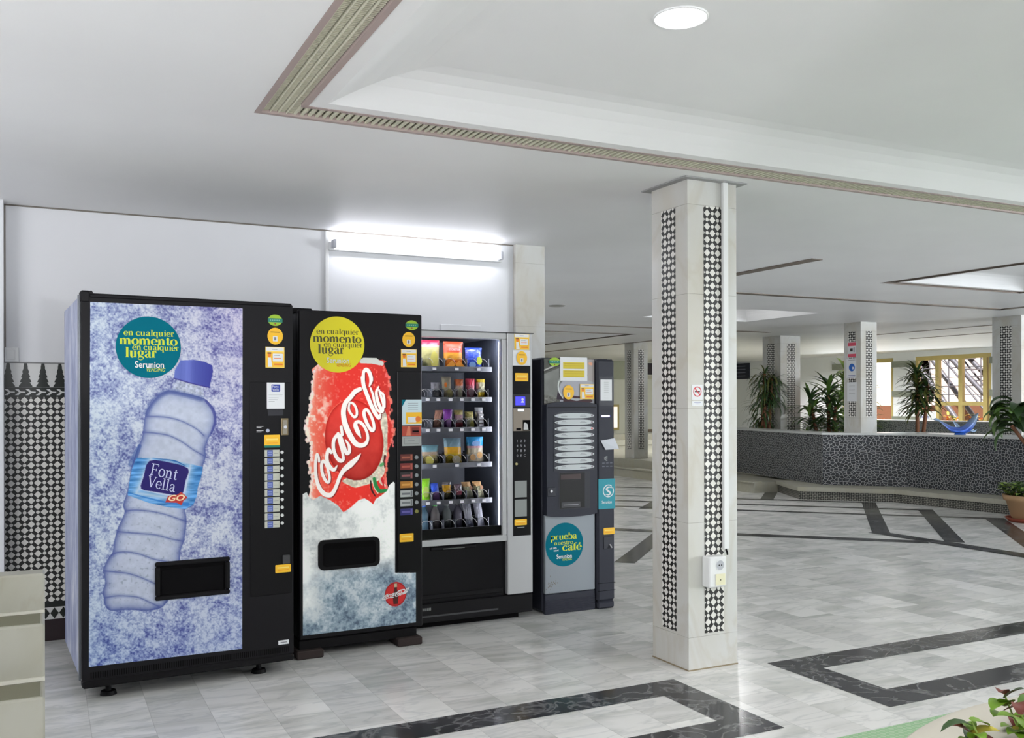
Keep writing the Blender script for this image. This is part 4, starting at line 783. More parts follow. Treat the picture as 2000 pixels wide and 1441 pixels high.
m = round_ad(m2, .211, 1.668, .151, ygreen, mat('olive_print', (84, 86, 44), .5), slog, ''); m.text('Serunion', .211 - .062, 1.668 - .1, .042, -.0046, paperw, bold=.008, sx=.84); m.text('VENDING', .211 - .01, 1.668 - .119, .025, -.0046, orange, shear=.25, sx=.75)
m.v = [(x, y - .003, z) for x, y, z in m.v]; plab(m.build('slogan_sticker', m2), 'round yellow green slogan sticker with dark words')
oval_sticker(m2, .642, 1.788, .038, .027); round_sticker(m2, .623, 1.707, .038, .042); card_sticker(m2, .576, 1.552, .67, 1.653)
b = MB(); b.box((.55, -.012, .412), (.695, -.0035, 1.528), blackg, .004); sp2 = b.build('selection_panel', m2)
c = MB(); c.box((.577, -.014, 1.228), (.694, -.012, 1.371), mat('pale_blue_paper', (196, 216, 222), .5)); c.rect(.6, 1.236, .694, 1.3, -.0145, yellow); c.rect(.612, 1.244, .66, 1.274, -.015, paperw); c.poly([(.577, 1.371), (.577, 1.33), (.6, 1.371)], -.0145, teal); c.disc(.672, 1.262, .016, -.015, orange)
for k in range(4): c.rect(.61, 1.35 - k * .012, .672, 1.352 - k * .012, -.0145, ink)
c.build('information_card', sp2)
c = MB(); c.box((.577, -.014, 1.168), (.69, -.012, 1.224), redbox); c.rect(.634, 1.176, .68, 1.216, -.0145, mat('red_dark', (120, 40, 34), .4)); c.rect(.638, 1.188, .676, 1.198, -.015, hole); c.poly([(.6, 1.17), (.628, 1.17), (.624, 1.222), (.61, 1.222)], -.0145, mat('salmon_print', (206, 120, 92), .5)); c.build('note_reader', sp2)
c = MB(); c.box((.577, -.014, 1.112), (.69, -.012, 1.166), lgrey); c.rect(.588, 1.122, .68, 1.158, -.0142, mat('grey_print', (134, 138, 136), .4)); c.rect(.592, 1.125, .676, 1.155, -.0146, lgrey); c.rect(.61, 1.138, .65, 1.142, -.015, ink); c.build('coin_return_card', sp2)
cols = [((96, 40, 34), (160, 92, 70)), ((112, 36, 34), (170, 84, 70)), ((40, 34, 36), (150, 90, 90)), ((168, 112, 34), (206, 150, 70)), ((176, 180, 178), (110, 114, 118)), ((172, 176, 176), (110, 116, 118)), ((44, 44, 110), (96, 90, 160))]
for k, (c0, c1) in enumerate(cols):
    z = 1.03 - k * .0505; c = MB(); c.box((.566, -.014, z), (.640, -.012, z + .037), mat('drink_label_%d' % k, c0, .4)); c.rect(.574, z + .013, .624, z + .024, -.0145, mat('drink_print_%d' % k, c1, .5)); c.rect(.626, z + .003, .637, z + .034, -.0145, mat('drink_print_%d' % k, c1)); c.build('selection_label', sp2)
    MB().cyl((.6615, -.012, z + .018), (.6615, -.019, z + .018), .0105, mat('button_grey2', (136, 142, 144), .35) if k < 6 else mat('button_olive', (132, 130, 70), .35), 16).build('selection_button', sp2)
yellow_tag(m2, .561, .578, .643, .624, -.012)
c = MB(); c.rrect(.1, .46, .443, .62, .03, -.018, blackm, -.003); c.rrect(.122, .478, .42, .602, .02, -.0185, hole); c.rrect(.135, .482, .405, .57, .012, -.019, mat('flap_black', (0, 0, 0))); c.build('dispenser_opening', m2)
c = MB(); c.disc(.539, .291, .064, -.005, red, .068); c.ring(.539, .291, .060, .064, -.0054, mat('logo_rim', (150, 24, 30), .4)); c.poly([(.528, .35), (.55, .35), (.547, .32), (.556, .28), (.552, .236), (.526, .236), (.522, .28), (.531, .32)], -.0055, mat('bottle_brown', (74, 26, 22), .5)); c.rect(.531, .33, .547, .35, -.0057, mat('bottle_cap_cream', (200, 180, 150), .5))
for pts, ws in strokes:       # same script word, small, on the round badge
    q = [((x - 683) * .90 + (y - 850) * .50, (y - 850) * .42 - (x - 683) * -.62) for x, y in pts]; ca, sa = math.cos(R(0)), math.sin(R(0))
    P2 = [(.539 + (a * .905 + 0) * .00072, .291 - b * .00045) for a, b in [(((x - 683) * .64 - (y - 850) * .77), ((x - 683) * .55 + (y - 850) * .62)) for x, y in pts]]
    c.ribbon(P2, [w * .00058 for w in ws], -.006, white, sub=3)
plab(c.build('round_badge', m2), 'round red badge with bottle and white script')

# ---- machine 3: snack machine
m3 = thing('vending_machine', 'silver framed snack machine with lit glass window and coils, third from left', 'vending machine', (1.94, 5.22, 0))
u0, u1 = -.0, .80; gu0, gu1, gz0, gz1 = .03, .592, .535, 1.745
b = MB(); b.box((u0, .06, .16), (.02, .75, 1.78), black); b.box((.605, .06, .16), (u1, .75, 1.78), black); b.box((.02, .7, .16), (.605, .75, 1.78), black); b.box((.02, .06, .16), (.605, .7, .5), black); b.box((u0, .05, 1.765), (u1, .75, 1.785), blackm); b.build('cabinet', m3)
b = MB(); b.box((u0, .0, 1.745), (.622, .05, 1.783), silver, .003); b.box((u0, .0, .497), (.622, .05, .535), silver, .003); b.box((u0, .0, .535), (gu0, .05, 1.745), silver); b.box((gu1, .0, .535), (.622, .05, 1.745), silver, .003); b.build('door_frame', m3)
b = MB(); b.box((.625, -.004, .163), (u1, .058, 1.783), silver, .004); b.build('service_panel', m3)
b = MB(); b.box((u0, -.001, 1.783), (u1 + .012, .1, 1.788), mat('edge_dark', (60, 60, 62), .5)); b.build('top_trim', m3)
b = MB(); b.box((u0, .02, .155), (.618, .055, .495), blackg, .004); b.box((.12, .012, .468), (.42, .022, .49), blackm, .006); b.box((.2, .009, .473), (.34, .013, .479), mat('handle_shine', (110, 110, 112), .2, .8)); b.box((.02, .012, .18), (.6, .022, .21), blackm, .004); b.build('delivery_hatch', m3)
b = MB(); b.box((u0, .0, .045), (u1, .06, .158), blackm, .004); b.box((.0, -.002, .078), (.56, .001, .088), mat('edge_dark', (0, 0, 0))); b.box((.05, .08, 0), (.74, .7, .05), hole)
for k in range(10): b.box((.05 + k * .007, -.0005, .118), (.053 + k * .007, .0005, .134), lgrey)
b.build('base', m3)
MB().box((gu0, .018, gz0), (gu1, .022, gz1), mat('display_glass', (255, 255, 255), 0, 0, 0, .25, 1, 1.03)).build('glass_pane', m3)
inn = mat('interior_grey', (46, 50, 60), .55); b = MB(); b.box((.0205, .6, .5), (.604, .69, 1.76), inn); b.box((.0205, .06, .5), (.026, .6, 1.76), inn); b.box((.598, .07, .5), (.6045, .6, 1.76), inn); b.box((.0205, .06, .5), (.604, .6, .506), inn); b.box((.0205, .06, 1.755), (.604, .6, 1.764), inn); b.build('interior_lining', m3)
b = MB(); b.box((.6018, .051, .56), (.6043, .068, 1.73), mat('led_strip', (235, 240, 255), .4, 0, 110)); b.build('light_strip', m3)
b = MB(); b.box((.05, .052, 1.750), (.58, .064, 1.7535), mat('led_strip', (0, 0, 0))); b.build('light_strip', m3)
b = MB(); b.box((gu0, .024, gz0), (gu1, .03, gz0 + .06), blackg); b.build('lower_mask', m3)
for nm, lc, sz, pw, lk in (('top_strip_light', (2.25, 5.285, 1.745), (.5, .012), 2.2, (2.25, 5.45, .9)), ('side_strip_light', (2.533, 5.275, 1.15), (.012, 1.15), 14, (2.2, 5.37, 1.15)), ('side_strip_light', (1.972, 5.275, 1.15), (.012, 1.15), 11, (2.3, 5.37, 1.15))):
    l = light('AREA', nm, lc, pw, (.94, .96, 1), sz[0], sz[1], look=lk)
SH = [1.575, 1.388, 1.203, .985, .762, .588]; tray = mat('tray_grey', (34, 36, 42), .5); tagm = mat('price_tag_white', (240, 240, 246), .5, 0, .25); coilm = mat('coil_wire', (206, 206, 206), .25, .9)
cols6 = [(.131, .200, .280, .355, .430, .503)] * 6
cc_ = [(.175, .322, .470), cols6[0], cols6[0], (.175, .322, .470), cols6[0], cols6[0]]
for k, z in enumerate(SH):
    t = MB(); t.box((.03, .09, z - .022), (.56, .58, z - .017), tray); t.box((.03, .082, z - .03), (.56, .09, z + .0), tray); ty_ = t.build('tray', m3)
    for i, u in enumerate(cc_[k]):
        if k < 5: MB().box((u - .012, .078, z - .024), (u + .012, .081, z - .008), tagm).build('price_tag', ty_)
        wd = .062 if len(cc_[k]) == 6 else .12
        for uc in ((u,) if len(cc_[k]) == 6 else (u - .034, u + .034)):
            pts = [(uc + .03 * math.cos(a), .095 + a / (2 * math.pi) * .055, z + .02 + .03 * math.sin(a)) for a in [2 * math.pi * q / 16 for q in range(44)]]; MB().tube(pts, .0016, coilm, 5).build('coil', ty_)
    dv = MB()
    for u in ([.165, .24, .317, .392, .467, .54] if len(cc_[k]) == 6 else [.1, .25, .396, .545]): dv.box((u - .0012, .092, z - .017), (u + .0012, .5, z + .05), tray)
    dv.build('tray_dividers', ty_)
round_sticker(m3, .724, 1.63, .037, .043)
for o in [q for q in m3.children if q.name.startswith('round_sticker')]: o.location.y = -.008
c = MB(); c.box((.664, -.006, 1.584), (.786, -.004, 1.678), paperw); c.build('white_plate', m3); o = card_sticker(m3, .674, 1.682, .778, 1.78); o.location.y = -.0045
b = MB(); b.box((.662, -.006, .524), (.785, -.004, 1.582), blackg); cs3 = b.build('control_strip', m3)
yellow_tag(m3, .678, 1.486, .77, 1.537, -.006)
c = MB(); c.rect(.664, 1.325, .783, 1.405, -.0065, mat('display_bezel', (52, 52, 58), .2)); c.rect(.679, 1.336, .748, 1.39, -.007, mat('screen_blue', (60, 58, 200), .4, 0, 1.1)); c.disc(.729, 1.372, .008, -.0074, white, n=16); c.poly([(.718, 1.352), (.740, 1.352), (.735, 1.363), (.723, 1.363)], -.0074, white); c.build('screen', cs3)
c = MB(); c.box((.664, -.008, 1.176), (.783, -.006, 1.317), mat('beige_plate', (142, 132, 120), .35, .3)); c.rect(.696, 1.3, .738, 1.313, -.0086, mat('led_cyan', (150, 220, 255), .4, 0, 5)); c.box((.73, -.01, 1.178), (.781, -.0085, 1.244), hole); c.poly([(.734, 1.184), (.768, 1.184), (.762, 1.218), (.744, 1.23), (.736, 1.222)], -.0108, mat('coin_flap', (196, 196, 196), .4)); c.rect(.684, 1.18, .718, 1.195, -.0088, hole); c.build('payment_unit', cs3)
c = MB()
for r_, row in enumerate(('123', '456', '789', '0EC')):
    for q, ch in enumerate(row): c.text(ch, .692 + q * .026, 1.107 - r_ * .0305, .022, -.0066, mat('key_print', (170, 172, 176), .5), align='CENTER')
c.build('keypad', cs3); MB().cyl((.684, -.006, .972), (.684, -.012, .972), .0085, mat('lock_brass', (190, 180, 130), .3, .6), 16).build('lock', cs3)
for z0, z1 in ((.763, .866), (.644, .749)): MB().box((.672, -.009, z0), (.756, -.006, z1), mat('flap_grey', (136, 140, 138), .4)).build('coin_flap', cs3)
yellow_tag(m3, .671, .589, .757, .627, -.006); MB().rect(.69, .574, .74, .578, -.0066, lgrey).build('scratch', cs3)

# snacks standing in the coils, each its own thing
def pack(name, u, z, w, h, d, bands, label, cat, lean=0, y=.13, crimp=True, marks=()):
    m = MB(); nx, nz = 8, 12; mats = []; vs = []; fs = []
    for side in (-1, 1):
        for j in range(nz + 1):
            for i in range(nx + 1):
                a = i / nx * 2 - 1; c = j / nz; pr = (1 - a ** 4) * (math.sin(math.pi * min(1, max(0, (c - .04) / .92))) ** .45 if 0.04 < c < .96 else 0); q = random.uniform(-.0015, .0015) if 0 < j < nz else 0
                vs.append((a * w / 2 * (1 - .05 * math.sin(math.pi * c)) + lean * c * h, side * (d / 2 * pr + .0006) + q, c * h + .01))
    W2 = nx + 1
    for s2 in (0, 1):
        o = s2 * W2 * (nz + 1)
        for j in range(nz):
            for i in range(nx):
                f = (o + j * W2 + i, o + j * W2 + i + 1, o + (j + 1) * W2 + i + 1, o + (j + 1) * W2 + i)
                fs.append(f if s2 == 0 else f[::-1]); c = (j + .5) / nz; mats.append(next(mm for zt, mm in bands if c <= zt))
    for f, mm in zip(fs, mats): m.add([vs[k] for k in f], [(0, 1, 2, 3)], mm)
    for fn in marks: fn(m, w, h, d)
    o = m.build(name, None, (1.94 + u, 5.22 + y, z - .02)); return tag(o, label, cat)
P_ = lambda n, c, r=.35: mat('pack_' + n, c, r)
random.seed(4)
blob = lambda cu, cz, ru, rz, mm: (lambda m, w, h, d: m.disc(cu * w, cz * h, ru * w, -d / 2 - .003, mm, rz * h, 20))
def word(txt, cz, size, mm, bold=.02): return lambda m, w, h, d: m.text(txt, 0, cz * h, size, -d / 2 - .004, mm, 'CENTER', bold, sx=.95)
pack('crisps_bag', .165, SH[0], .125, .17, .05, [(.72, P_('pale_yellow', (222, 216, 150))), (.86, P_('cream', (232, 228, 214))), (1, P_('crimson', (176, 40, 66)))], 'crisps bag with red top and pale yellow front, top shelf left', 'crisps bag', marks=(blob(.15, .35, .2, .3, P_('butter', (236, 226, 120))),))
pack('crisps_bag', .318, SH[0], .13, .165, .05, [(.3, P_('tangerine', (224, 122, 34))), (.62, P_('amber', (214, 150, 50))), (1, P_('rust', (150, 52, 30)))], 'orange corn chips bag with white lettering on the top shelf', 'crisps bag', marks=(word('DORITOS', .72, .018, P_('white', (245, 245, 245)), .035), lambda m, w, h, d: [m.poly([(a, .3 * h + .01), (a + .045, .02 * h + .01), (a - .045, .02 * h + .01)], -d / 2 - .004, P_('chip', (240, 160, 60))) for a in (-.02, .03)]))
pack('crisps_bag', .455, SH[0], .115, .13, .05, [(.4, P_('cobalt', (50, 84, 200))), (1, P_('deep_blue', (24, 44, 120)))], 'blue snack bag on the top shelf at the right', 'crisps bag', marks=(blob(.25, .45, .16, .2, P_('lime', (190, 200, 70))), blob(-.15, .25, .2, .15, P_('sky', (150, 190, 240)))))
pack('snack_pack', .200, SH[1], .058, .10, .03, [(.6, P_('silver_grey', (168, 170, 174))), (1, P_('lilac_grey', (200, 196, 206)))], 'small silver grey pack on the second shelf', 'snack pack', marks=(blob(0, .4, .3, .15, P_('charcoal', (60, 60, 66))),))
pack('snack_pack', .279, SH[1], .062, .135, .035, [(.5, P_('nut_cream', (232, 216, 176))), (1, P_('ivory', (240, 228, 196)))], 'cream nut pack, tallest on the second shelf', 'snack pack', -.06, marks=(blob(.15, .3, .3, .2, P_('olive', (130, 120, 60))), blob(-.3, .7, .15, .12, P_('tangerine', (0, 0, 0)))))
pack('snack_pack', .356, SH[1], .06, .12, .035, [(.7, P_('blush', (226, 200, 188))), (1, P_('copper', (190, 96, 50)))], 'pinkish snack pack with copper top on the second shelf', 'snack pack', marks=(blob(0, .4, .25, .3, P_('ivory', (0, 0, 0))),))
pack('snack_pack', .432, SH[1], .062, .125, .035, [(.7, P_('rose', (190, 90, 110))), (1, P_('crimson', (0, 0, 0)))], 'crimson pink snack pack on the second shelf', 'snack pack', marks=(blob(0, .4, .3, .22, P_('pale_pink', (226, 180, 190))),))
pack('snack_pack', .503, SH[1], .06, .122, .035, [(.35, P_('sunny', (226, 190, 40))), (.8, P_('pale_lemon', (236, 230, 190))), (1, P_('mustard', (198, 170, 40)))], 'yellow and cream snack pack at the right of the second shelf', 'snack pack')
pack('chocolate_bar', .205, SH[2], .052, .115, .025, [(1, P_('tan_pink', (196, 144, 124)))], 'tan pink bar on the third shelf', 'snack bar', .18)
pack('snack_pack', .281, SH[2], .062, .12, .035, [(1, P_('violet', (116, 48, 140)))], 'purple sweets pack on the third shelf', 'sweets pack', marks=(blob(0, .35, .25, .25, P_('lavender', (180, 130, 200))),))
pack('snack_pack', .357, SH[2], .06, .115, .035, [(.3, P_('crimson', (0, 0, 0))), (.75, P_('pale_pink', (0, 0, 0))), (1, P_('olive_gold', (166, 150, 90)))], 'white and red pack with olive top on the third shelf', 'sweets pack', -.05)
pack('snack_pack', .432, SH[2], .058, .105, .035, [(.7, P_('pale_lemon', (0, 0, 0))), (1, P_('olive', (0, 0, 0)))], 'cream and olive pack on the third shelf', 'sweets pack', -.08, marks=(blob(.1, .3, .25, .25, P_('butter', (0, 0, 0))),))
pack('chocolate_bar', .503, SH[2], .055, .13, .03, [(.85, P_('dark_bar', (52, 48, 50))), (1, P_('silver_grey', (0, 0, 0)))], 'dark bar with white bands at the right of the third shelf', 'snack bar', -.1, marks=tuple(lambda m, w, h, d, k=k: m.rect(-w * .3, h * (.12 + k * .16) + .01, w * .25, h * (.2 + k * .16) + .01, -d / 2 - .003, P_('white', (0, 0, 0))) for k in range(4)))
pack('sandwich_pack', .165, SH[3], .11, .12, .04, [(.5, P_('olive_gold', (0, 0, 0))), (.7, P_('taupe', (150, 130, 110))), (1, P_('ice_blue', (130, 176, 190)))], 'olive and pale blue pack at the left of the fourth shelf', 'snack pack', marks=(blob(-.1, .3, .25, .2, P_('butter', (0, 0, 0))),))
pack('crisps_bag', .318, SH[3], .115, .16, .045, [(.42, P_('sunny', (0, 0, 0))), (.7, P_('gold', (214, 160, 30))), (1, P_('powder_blue', (170, 206, 224)))], 'yellow and powder blue bag on the fourth shelf', 'crisps bag', -.05, marks=(blob(.1, .25, .25, .15, P_('ivory', (0, 0, 0))),))
pack('biscuit_bag', .462, SH[3], .115, .165, .045, [(.12, P_('dark_bar', (0, 0, 0))), (.55, P_('biscuit', (226, 214, 188))), (.7, P_('pale_pink', (0, 0, 0))), (1, P_('azure', (40, 150, 210)))], 'azure and cream biscuit bag at the right of the fourth shelf', 'biscuit bag', marks=(blob(-.2, .3, .16, .12, P_('tan', (190, 150, 100))), blob(.2, .38, .16, .12, P_('tan', (0, 0, 0))), blob(0, .82, .25, .1, P_('sky', (0, 0, 0)))))
pack('drink_pouch', .131, SH[4], .065, .14, .03, [(.12, P_('white', (0, 0, 0))), (1, P_('lime_green', (150, 220, 50)))], 'bright lime green drink pouch on the fifth shelf', 'drink pouch', marks=(blob(0, .5, .3, .25, P_('pale_lime', (210, 235, 120))),))
pack('snack_pack', .204, SH[4], .058, .11, .03, [(.5, P_('lavender', (0, 0, 0))), (1, P_('cobalt', (0, 0, 0)))], 'lavender and blue pack on the fifth shelf', 'snack pack', -.15)
pack('snack_pack', .281, SH[4], .058, .115, .03, [(.45, P_('dark_olive', (66, 60, 30))), (.8, P_('gold', (0, 0, 0))), (1, P_('dark_bar', (0, 0, 0)))], 'dark pack with gold spot on the fifth shelf', 'snack pack', -.1)
pack('snack_pack', .355, SH[4], .055, .10, .03, [(.35, P_('dark_bar', (0, 0, 0))), (.6, P_('rose', (0, 0, 0))), (1, P_('aubergine', (50, 36, 44)))], 'dark pack with pink spot on the fifth shelf', 'snack pack', -.1)
for u, s_ in ((.430, 'left of the two'), (.503, 'right of the two')): pack('sandwich_pack', u, SH[4], .06, .11, .035, [(.75, P_('wheat', (228, 224, 184))), (1, P_('tan', (0, 0, 0)))], 'cream wedge pack on the fifth shelf, ' + s_, 'snack pack', -.28, marks=(blob(-.05, .75, .18, .12, P_('brown', (110, 80, 60))),))
for u, s_ in ((.430, 'left of the two'), (.503, 'right of the two')): pack('white_packet', u, SH[5], .055, .15, .03, [(1, P_('milk', (236, 236, 246)))], 'tall plain white packet on the bottom shelf, ' + s_, 'packet', -.18)
def bottle(u, bodyc, capc, lab):
    m = MB(); m.lathe([(0, 0), (.027, .002), (.03, .01), (.03, .05), (.028, .06), (.03, .07), (.03, .1), (.022, .125), (.012, .14), (.012, .15)], mat('bottle_' + capc[0], bodyc, .1, 0, 0, .5, .5, 1.3), 20, (0, 0, 0)); m.cyl((0, 0, .148), (0, 0, .164), .014, mat('cap_' + capc[0], capc[1], .4), 16)
    tag(m.build('drink_bottle', None, (1.94 + u, 5.22 + .15, SH[5] - .0165)), lab, 'bottle')
bottle(.131, (150, 200, 230), ('blue', (30, 90, 190)), 'pale blue bottle with blue cap, leftmost on the bottom shelf')
bottle(.204, (190, 180, 180), ('green', (30, 110, 40)), 'clear bottle with green cap on the bottom shelf')
bottle(.281, (200, 210, 205), ('silver', (200, 210, 205)), 'clear bottle with silvery cap on the bottom shelf')
bottle(.355, (210, 205, 225), ('black', (40, 40, 48)), 'clear bottle with black cap on the bottom shelf')

# ---- machine 4: coffee machine
m4 = thing('coffee_machine', 'dark grey coffee vending machine with oval buttons, rightmost of the machines', 'coffee machine', (2.85, 5.26, 0))
b = MB(); b.box((-.005, .03, .012), (.505, .54, 1.64), dgrey, .01); b.build('cabinet', m4)
b = MB(); b.box((.378, -.022, .05), (.515, .03, 1.635), dgrey, .014); b.box((.38, -.02, 0), (.513, .03, .05), dgrey, .012); b.box((.379, -.0225, .168), (.515, -.02, .171), hole); b.box((.379, -.0225, .118), (.515, -.02, .121), hole); b.build('payment_column', m4)
b = MB(); b.box((0, -.002, .13), (.374, .03, .64), mat('grey_door', (140, 146, 152), .35, .3), .006)
b.build('lower_door', m4)
st = MB(); random.seed(9); sm = mat('rust_stain', (112, 104, 92), .7)
for k in range(26): a, c0 = random.gauss(.045, .025), random.gauss(.19, .03); st.disc(max(.006, a), max(.14, c0), random.uniform(.001, .004), -.0028, sm, random.uniform(.001, .006), 8)
st.build('stains', m4)
b = MB(); b.box((0, .0, .0), (.374, .03, .128), dgrey, .004)
for k in range(6): b.box((.004, -.006, .012 + k * .014), (.37, .0, .02 + k * .014), dgrey, .002)
b.build('base_grille', m4)
arc = [(.0, .636)] + [(.187 + .187 * math.sin(R(a)), .636 - .018 * math.cos(R(a))) for a in range(-80, 81, 20)] + [(.374, .636), (.374, 1.335)] + [(.187 - .187 * math.sin(R(a)), 1.335 + .024 * math.cos(R(a))) for a in range(-80, 81, 20)] + [(.0, 1.335)]
b = MB(); b.slab(arc, -.028, .03, dgrey); b.box((.012, -.033, 1.318), (.362, -.026, 1.324), black); b.build('button_door', m4)
el = lambda cu, cz, ru, rz, n=32: [(cu + ru * math.copysign(abs(math.cos(a)) ** .8, math.cos(a)), cz + rz * math.sin(a)) for a in [2 * math.pi * k / n for k in range(n)]]
b = MB(); b.slab([(.05, .915), (.352, .915), (.352, 1.27)] + [(.201 + .151 * math.cos(R(a)), 1.27 + .03 * math.sin(R(a))) for a in range(0, 181, 15)] + [(.05, 1.27)], -.0295, -.0278, mat('charcoal_dark', (38, 40, 50), .4)); bp4 = b.build('button_panel', m4)
for k in range(9):
    z = 1.267 - k * .0413; b = MB(); b.slab(el(.201, z, .146, .0172), -.036, -.029, mat('button_pale', (188, 194, 196), .35)); 
    for a, w_ in ((.10, .045), (.24, .05)): b.rect(a, z - .004, a + w_, z - .001, -.0365, ink); b.rect(a + .006, z + .004, a + w_ * .8, z + .0065, -.0365, ink)
    b.disc(.072, z - .002, .006, -.0365, mat('dot_grey', (120, 120, 122), .4) if k % 3 else chrome, n=14); b.disc(.33, z, .0065, -.0365, (red if k == 2 else mat('dot_mauve', (120, 104, 116), .4)), n=14); b.build('drink_button', bp4)
b = MB(); b.rect(.085, .668, .318, .908, -.0295, mat('bay_rim', (40, 40, 48), .3)); b.rect(.094, .676, .278, .9, -.0302, mat('bay_dark', (24, 22, 24), .25)); b.rect(.1, .86, .25, .892, -.0307, mat('bay_top', (66, 52, 52), .3)); b.rect(.105, .68, .245, .715, -.0307, mat('bay_floor', (64, 64, 68), .3)); b.rect(.12, .694, .23, .698, -.0312, mat('bay_shine', (150, 150, 154), .3)); b.build('cup_bay', m4)
MB().box((.005, -.034, .755), (.062, -.028, .815), mat('charcoal_dark', (0, 0, 0)), .004).cyl((.028, -.034, .79), (.028, -.04, .79), .009, chrome, 16).build('lock', m4)
A4 = Canvas(150, 120, [(0, 0), (375, 0), (375, 295), (0, 295)]); g0 = A4.fbm(40, 4, 5)[..., None]; A4.put(np.ones((A4.h, A4.w)), np.array([122, 124, 120.]) + (g0 - .5) * 50); A4.put(A4.mask([(0, 0), (120, 0), (110, 60), (0, 100)]), (84, 86, 80)); A4.put(A4.stroke([(0, 76), (60, 52), (120, 30)], [8, 9, 8]), (186, 184, 180)); A4.put(A4.stroke([(0, 86), (60, 62), (120, 40)], [5, 6, 5]), (60, 56, 58))
A4.put(A4.mask([(0, 230), (60, 240), (130, 260), (140, 295), (0, 295)]), np.array([104, 104, 98.]) + (A4.fbm(8, 3, 6)[..., None] - .5) * 110); A4.put(A4.mask([(110, 190), (130, 150), (180, 130), (375, 120), (375, 295), (140, 295), (115, 240)], 3), (168, 168, 176)); A4.put(A4.mask([(105, 180), (90, 260), (150, 265), (120, 230), (112, 200)]), (46, 34, 48)); A4.put(A4.stroke([(118, 120), (104, 170), (112, 215), (140, 255)], [7, 9, 9, 6]), (206, 212, 208)); A4.put(A4.mask([(150, 235), (240, 240), (330, 250), (350, 280), (160, 292)], 3), (70, 44, 50)); A4.put(A4.stroke([(180, 250), (240, 262), (300, 250)], [10, 16, 10]), (176, 180, 184)); A4.put(A4.mask([(300, 0), (375, 0), (375, 150), (330, 140)]), (168, 160, 158)); A4.put(A4.stroke([(338, 28), (352, 30)], [16, 20]), (222, 160, 130))
plab(A4.panel('picture_panel', [(0, 1.634), (.374, 1.634), (.374, 1.338), (0, 1.338)], .004, panel_print, m4), 'grey printed photo of a coffee cup')
c = MB(); c.box((.115, -.001, 1.492), (.317, .002, 1.645), paperw); c.rect(.136, 1.57, .296, 1.612, -.0015, mat('notice_yellow', (206, 186, 40), .5)); c.rect(.136, 1.515, .296, 1.56, -.0015, mat('notice_yellow', (0, 0, 0)))
for k in range(6): c.rect(.146, 1.522 + k * .015 + (.006 if k > 2 else 0), .286, 1.5245 + k * .015 + (.006 if k > 2 else 0), -.002, mat('notice_olive', (170, 140, 30), .5))
c.build('taped_notice', m4); oval_sticker(m4, .074, 1.613, .04, .028); round_sticker(m4, .177, 1.418, .04, .046); card_sticker(m4, .262, 1.374, .368, 1.472)
m = round_ad(m4, .142, .44, .140, teal, lime, [('prueba', -.74, .24, .19, 1.4, .28), ('nuestro', -.55, 0, .125, 1.0, .2), ('café', -.1, -.28, .22, 1.0, .3)], ''); m.text('café 100%', .142 - .11, .44 - .024, .016, -.0026, white, bold=.02, sx=.8); m.text('natural', .142 - .08, .44 - .039, .016, -.0026, white, bold=.02, sx=.8); m.text('Serunion', .142 - .06, .44 - .088, .038, -.0026, white, bold=.01, sx=.84); m.text('VENDING', .142 - .02, .44 - .104, .022, -.0026, lime, shear=.25, sx=.75)
m.v = [(x, y - .001, z) for x, y, z in m.v]; plab(m.build('coffee_sticker', m4), 'round teal coffee sticker with yellow words')
y = -.0226; c = MB(); c.rect(.395, 1.33, .505, 1.52, y, mat('charcoal_dark', (0, 0, 0))); c.rect(.404, 1.364, .492, 1.502, y - .0006, paperw)
for k in range(9): c.rect(.43, 1.38 + k * .013, .466, 1.382 + k * .013, y - .001, lgrey)
c.build('column_card', m4); MB().rrect(.41, 1.257, .474, 1.268, .004, y - .001, mat('led_violet', (150, 140, 255), .4, 0, 4)).build('status_light', m4)
c = MB(); c.ring(.449, .985, .011, .015, y - .0006, lgrey, 20, 60, 300); c.rect(.43, .988, .455, .991, y - .0007, lgrey); c.rect(.43, .980, .455, .983, y - .0007, lgrey)
for i in range(3):
    for j in range(2): c.rect(.415 + i * .03, .93 + j * .022, .434 + i * .03, .936 + j * .022, y - .0006, mat('dim_print', (96, 100, 110), .5))
c.build('payment_print', m4)
c = MB(); c.rect(.386, .655, .514, .852, y - .0006, mat('cyan_sticker', (20, 140, 156), .4)); c.ring(.462, .772, .036, .042, y - .0012, paperw, 32, 50, 395); c.ribbon([(.49, .792), (.465, .797), (.447, .785), (.462, .770), (.478, .757), (.462, .746), (.437, .752)], [.003, .009, .012, .013, .012, .008, .003], y - .0013, paperw); c.text('Serunion', .41, .69, .028, y - .0012, paperw, bold=.01, sx=.78); plab(c.build('brand_sticker', m4), 'cyan square sticker with white S emblem')
yellow_tag(m4, .424, .487, .51, .53, y); MB().box((.424, y - .004, .392), (.49, y - .0002, .474), mat('charcoal_dark', (0, 0, 0)), .003).cyl((.47, y - .004, .42), (.475, y - .02, .40), .006, chrome, 10).build('coin_return', m4)
o = MB().add([(.402, -.026, 1.103), (.437, -.030, 1.042), (.529, -.05, 1.047), (.503, -.036, 1.118)], [(0, 1, 2, 3)], mat('torn_paper', (208, 212, 220), .7)).add([(.402, -.0255, 1.103), (.437, -.0295, 1.042), (.529, -.0495, 1.047), (.503, -.0355, 1.118)], [(3, 2, 1, 0)], mat('torn_paper', (0, 0, 0))).build('loose_paper', m4); plab(o, 'white slip of paper hanging askew')

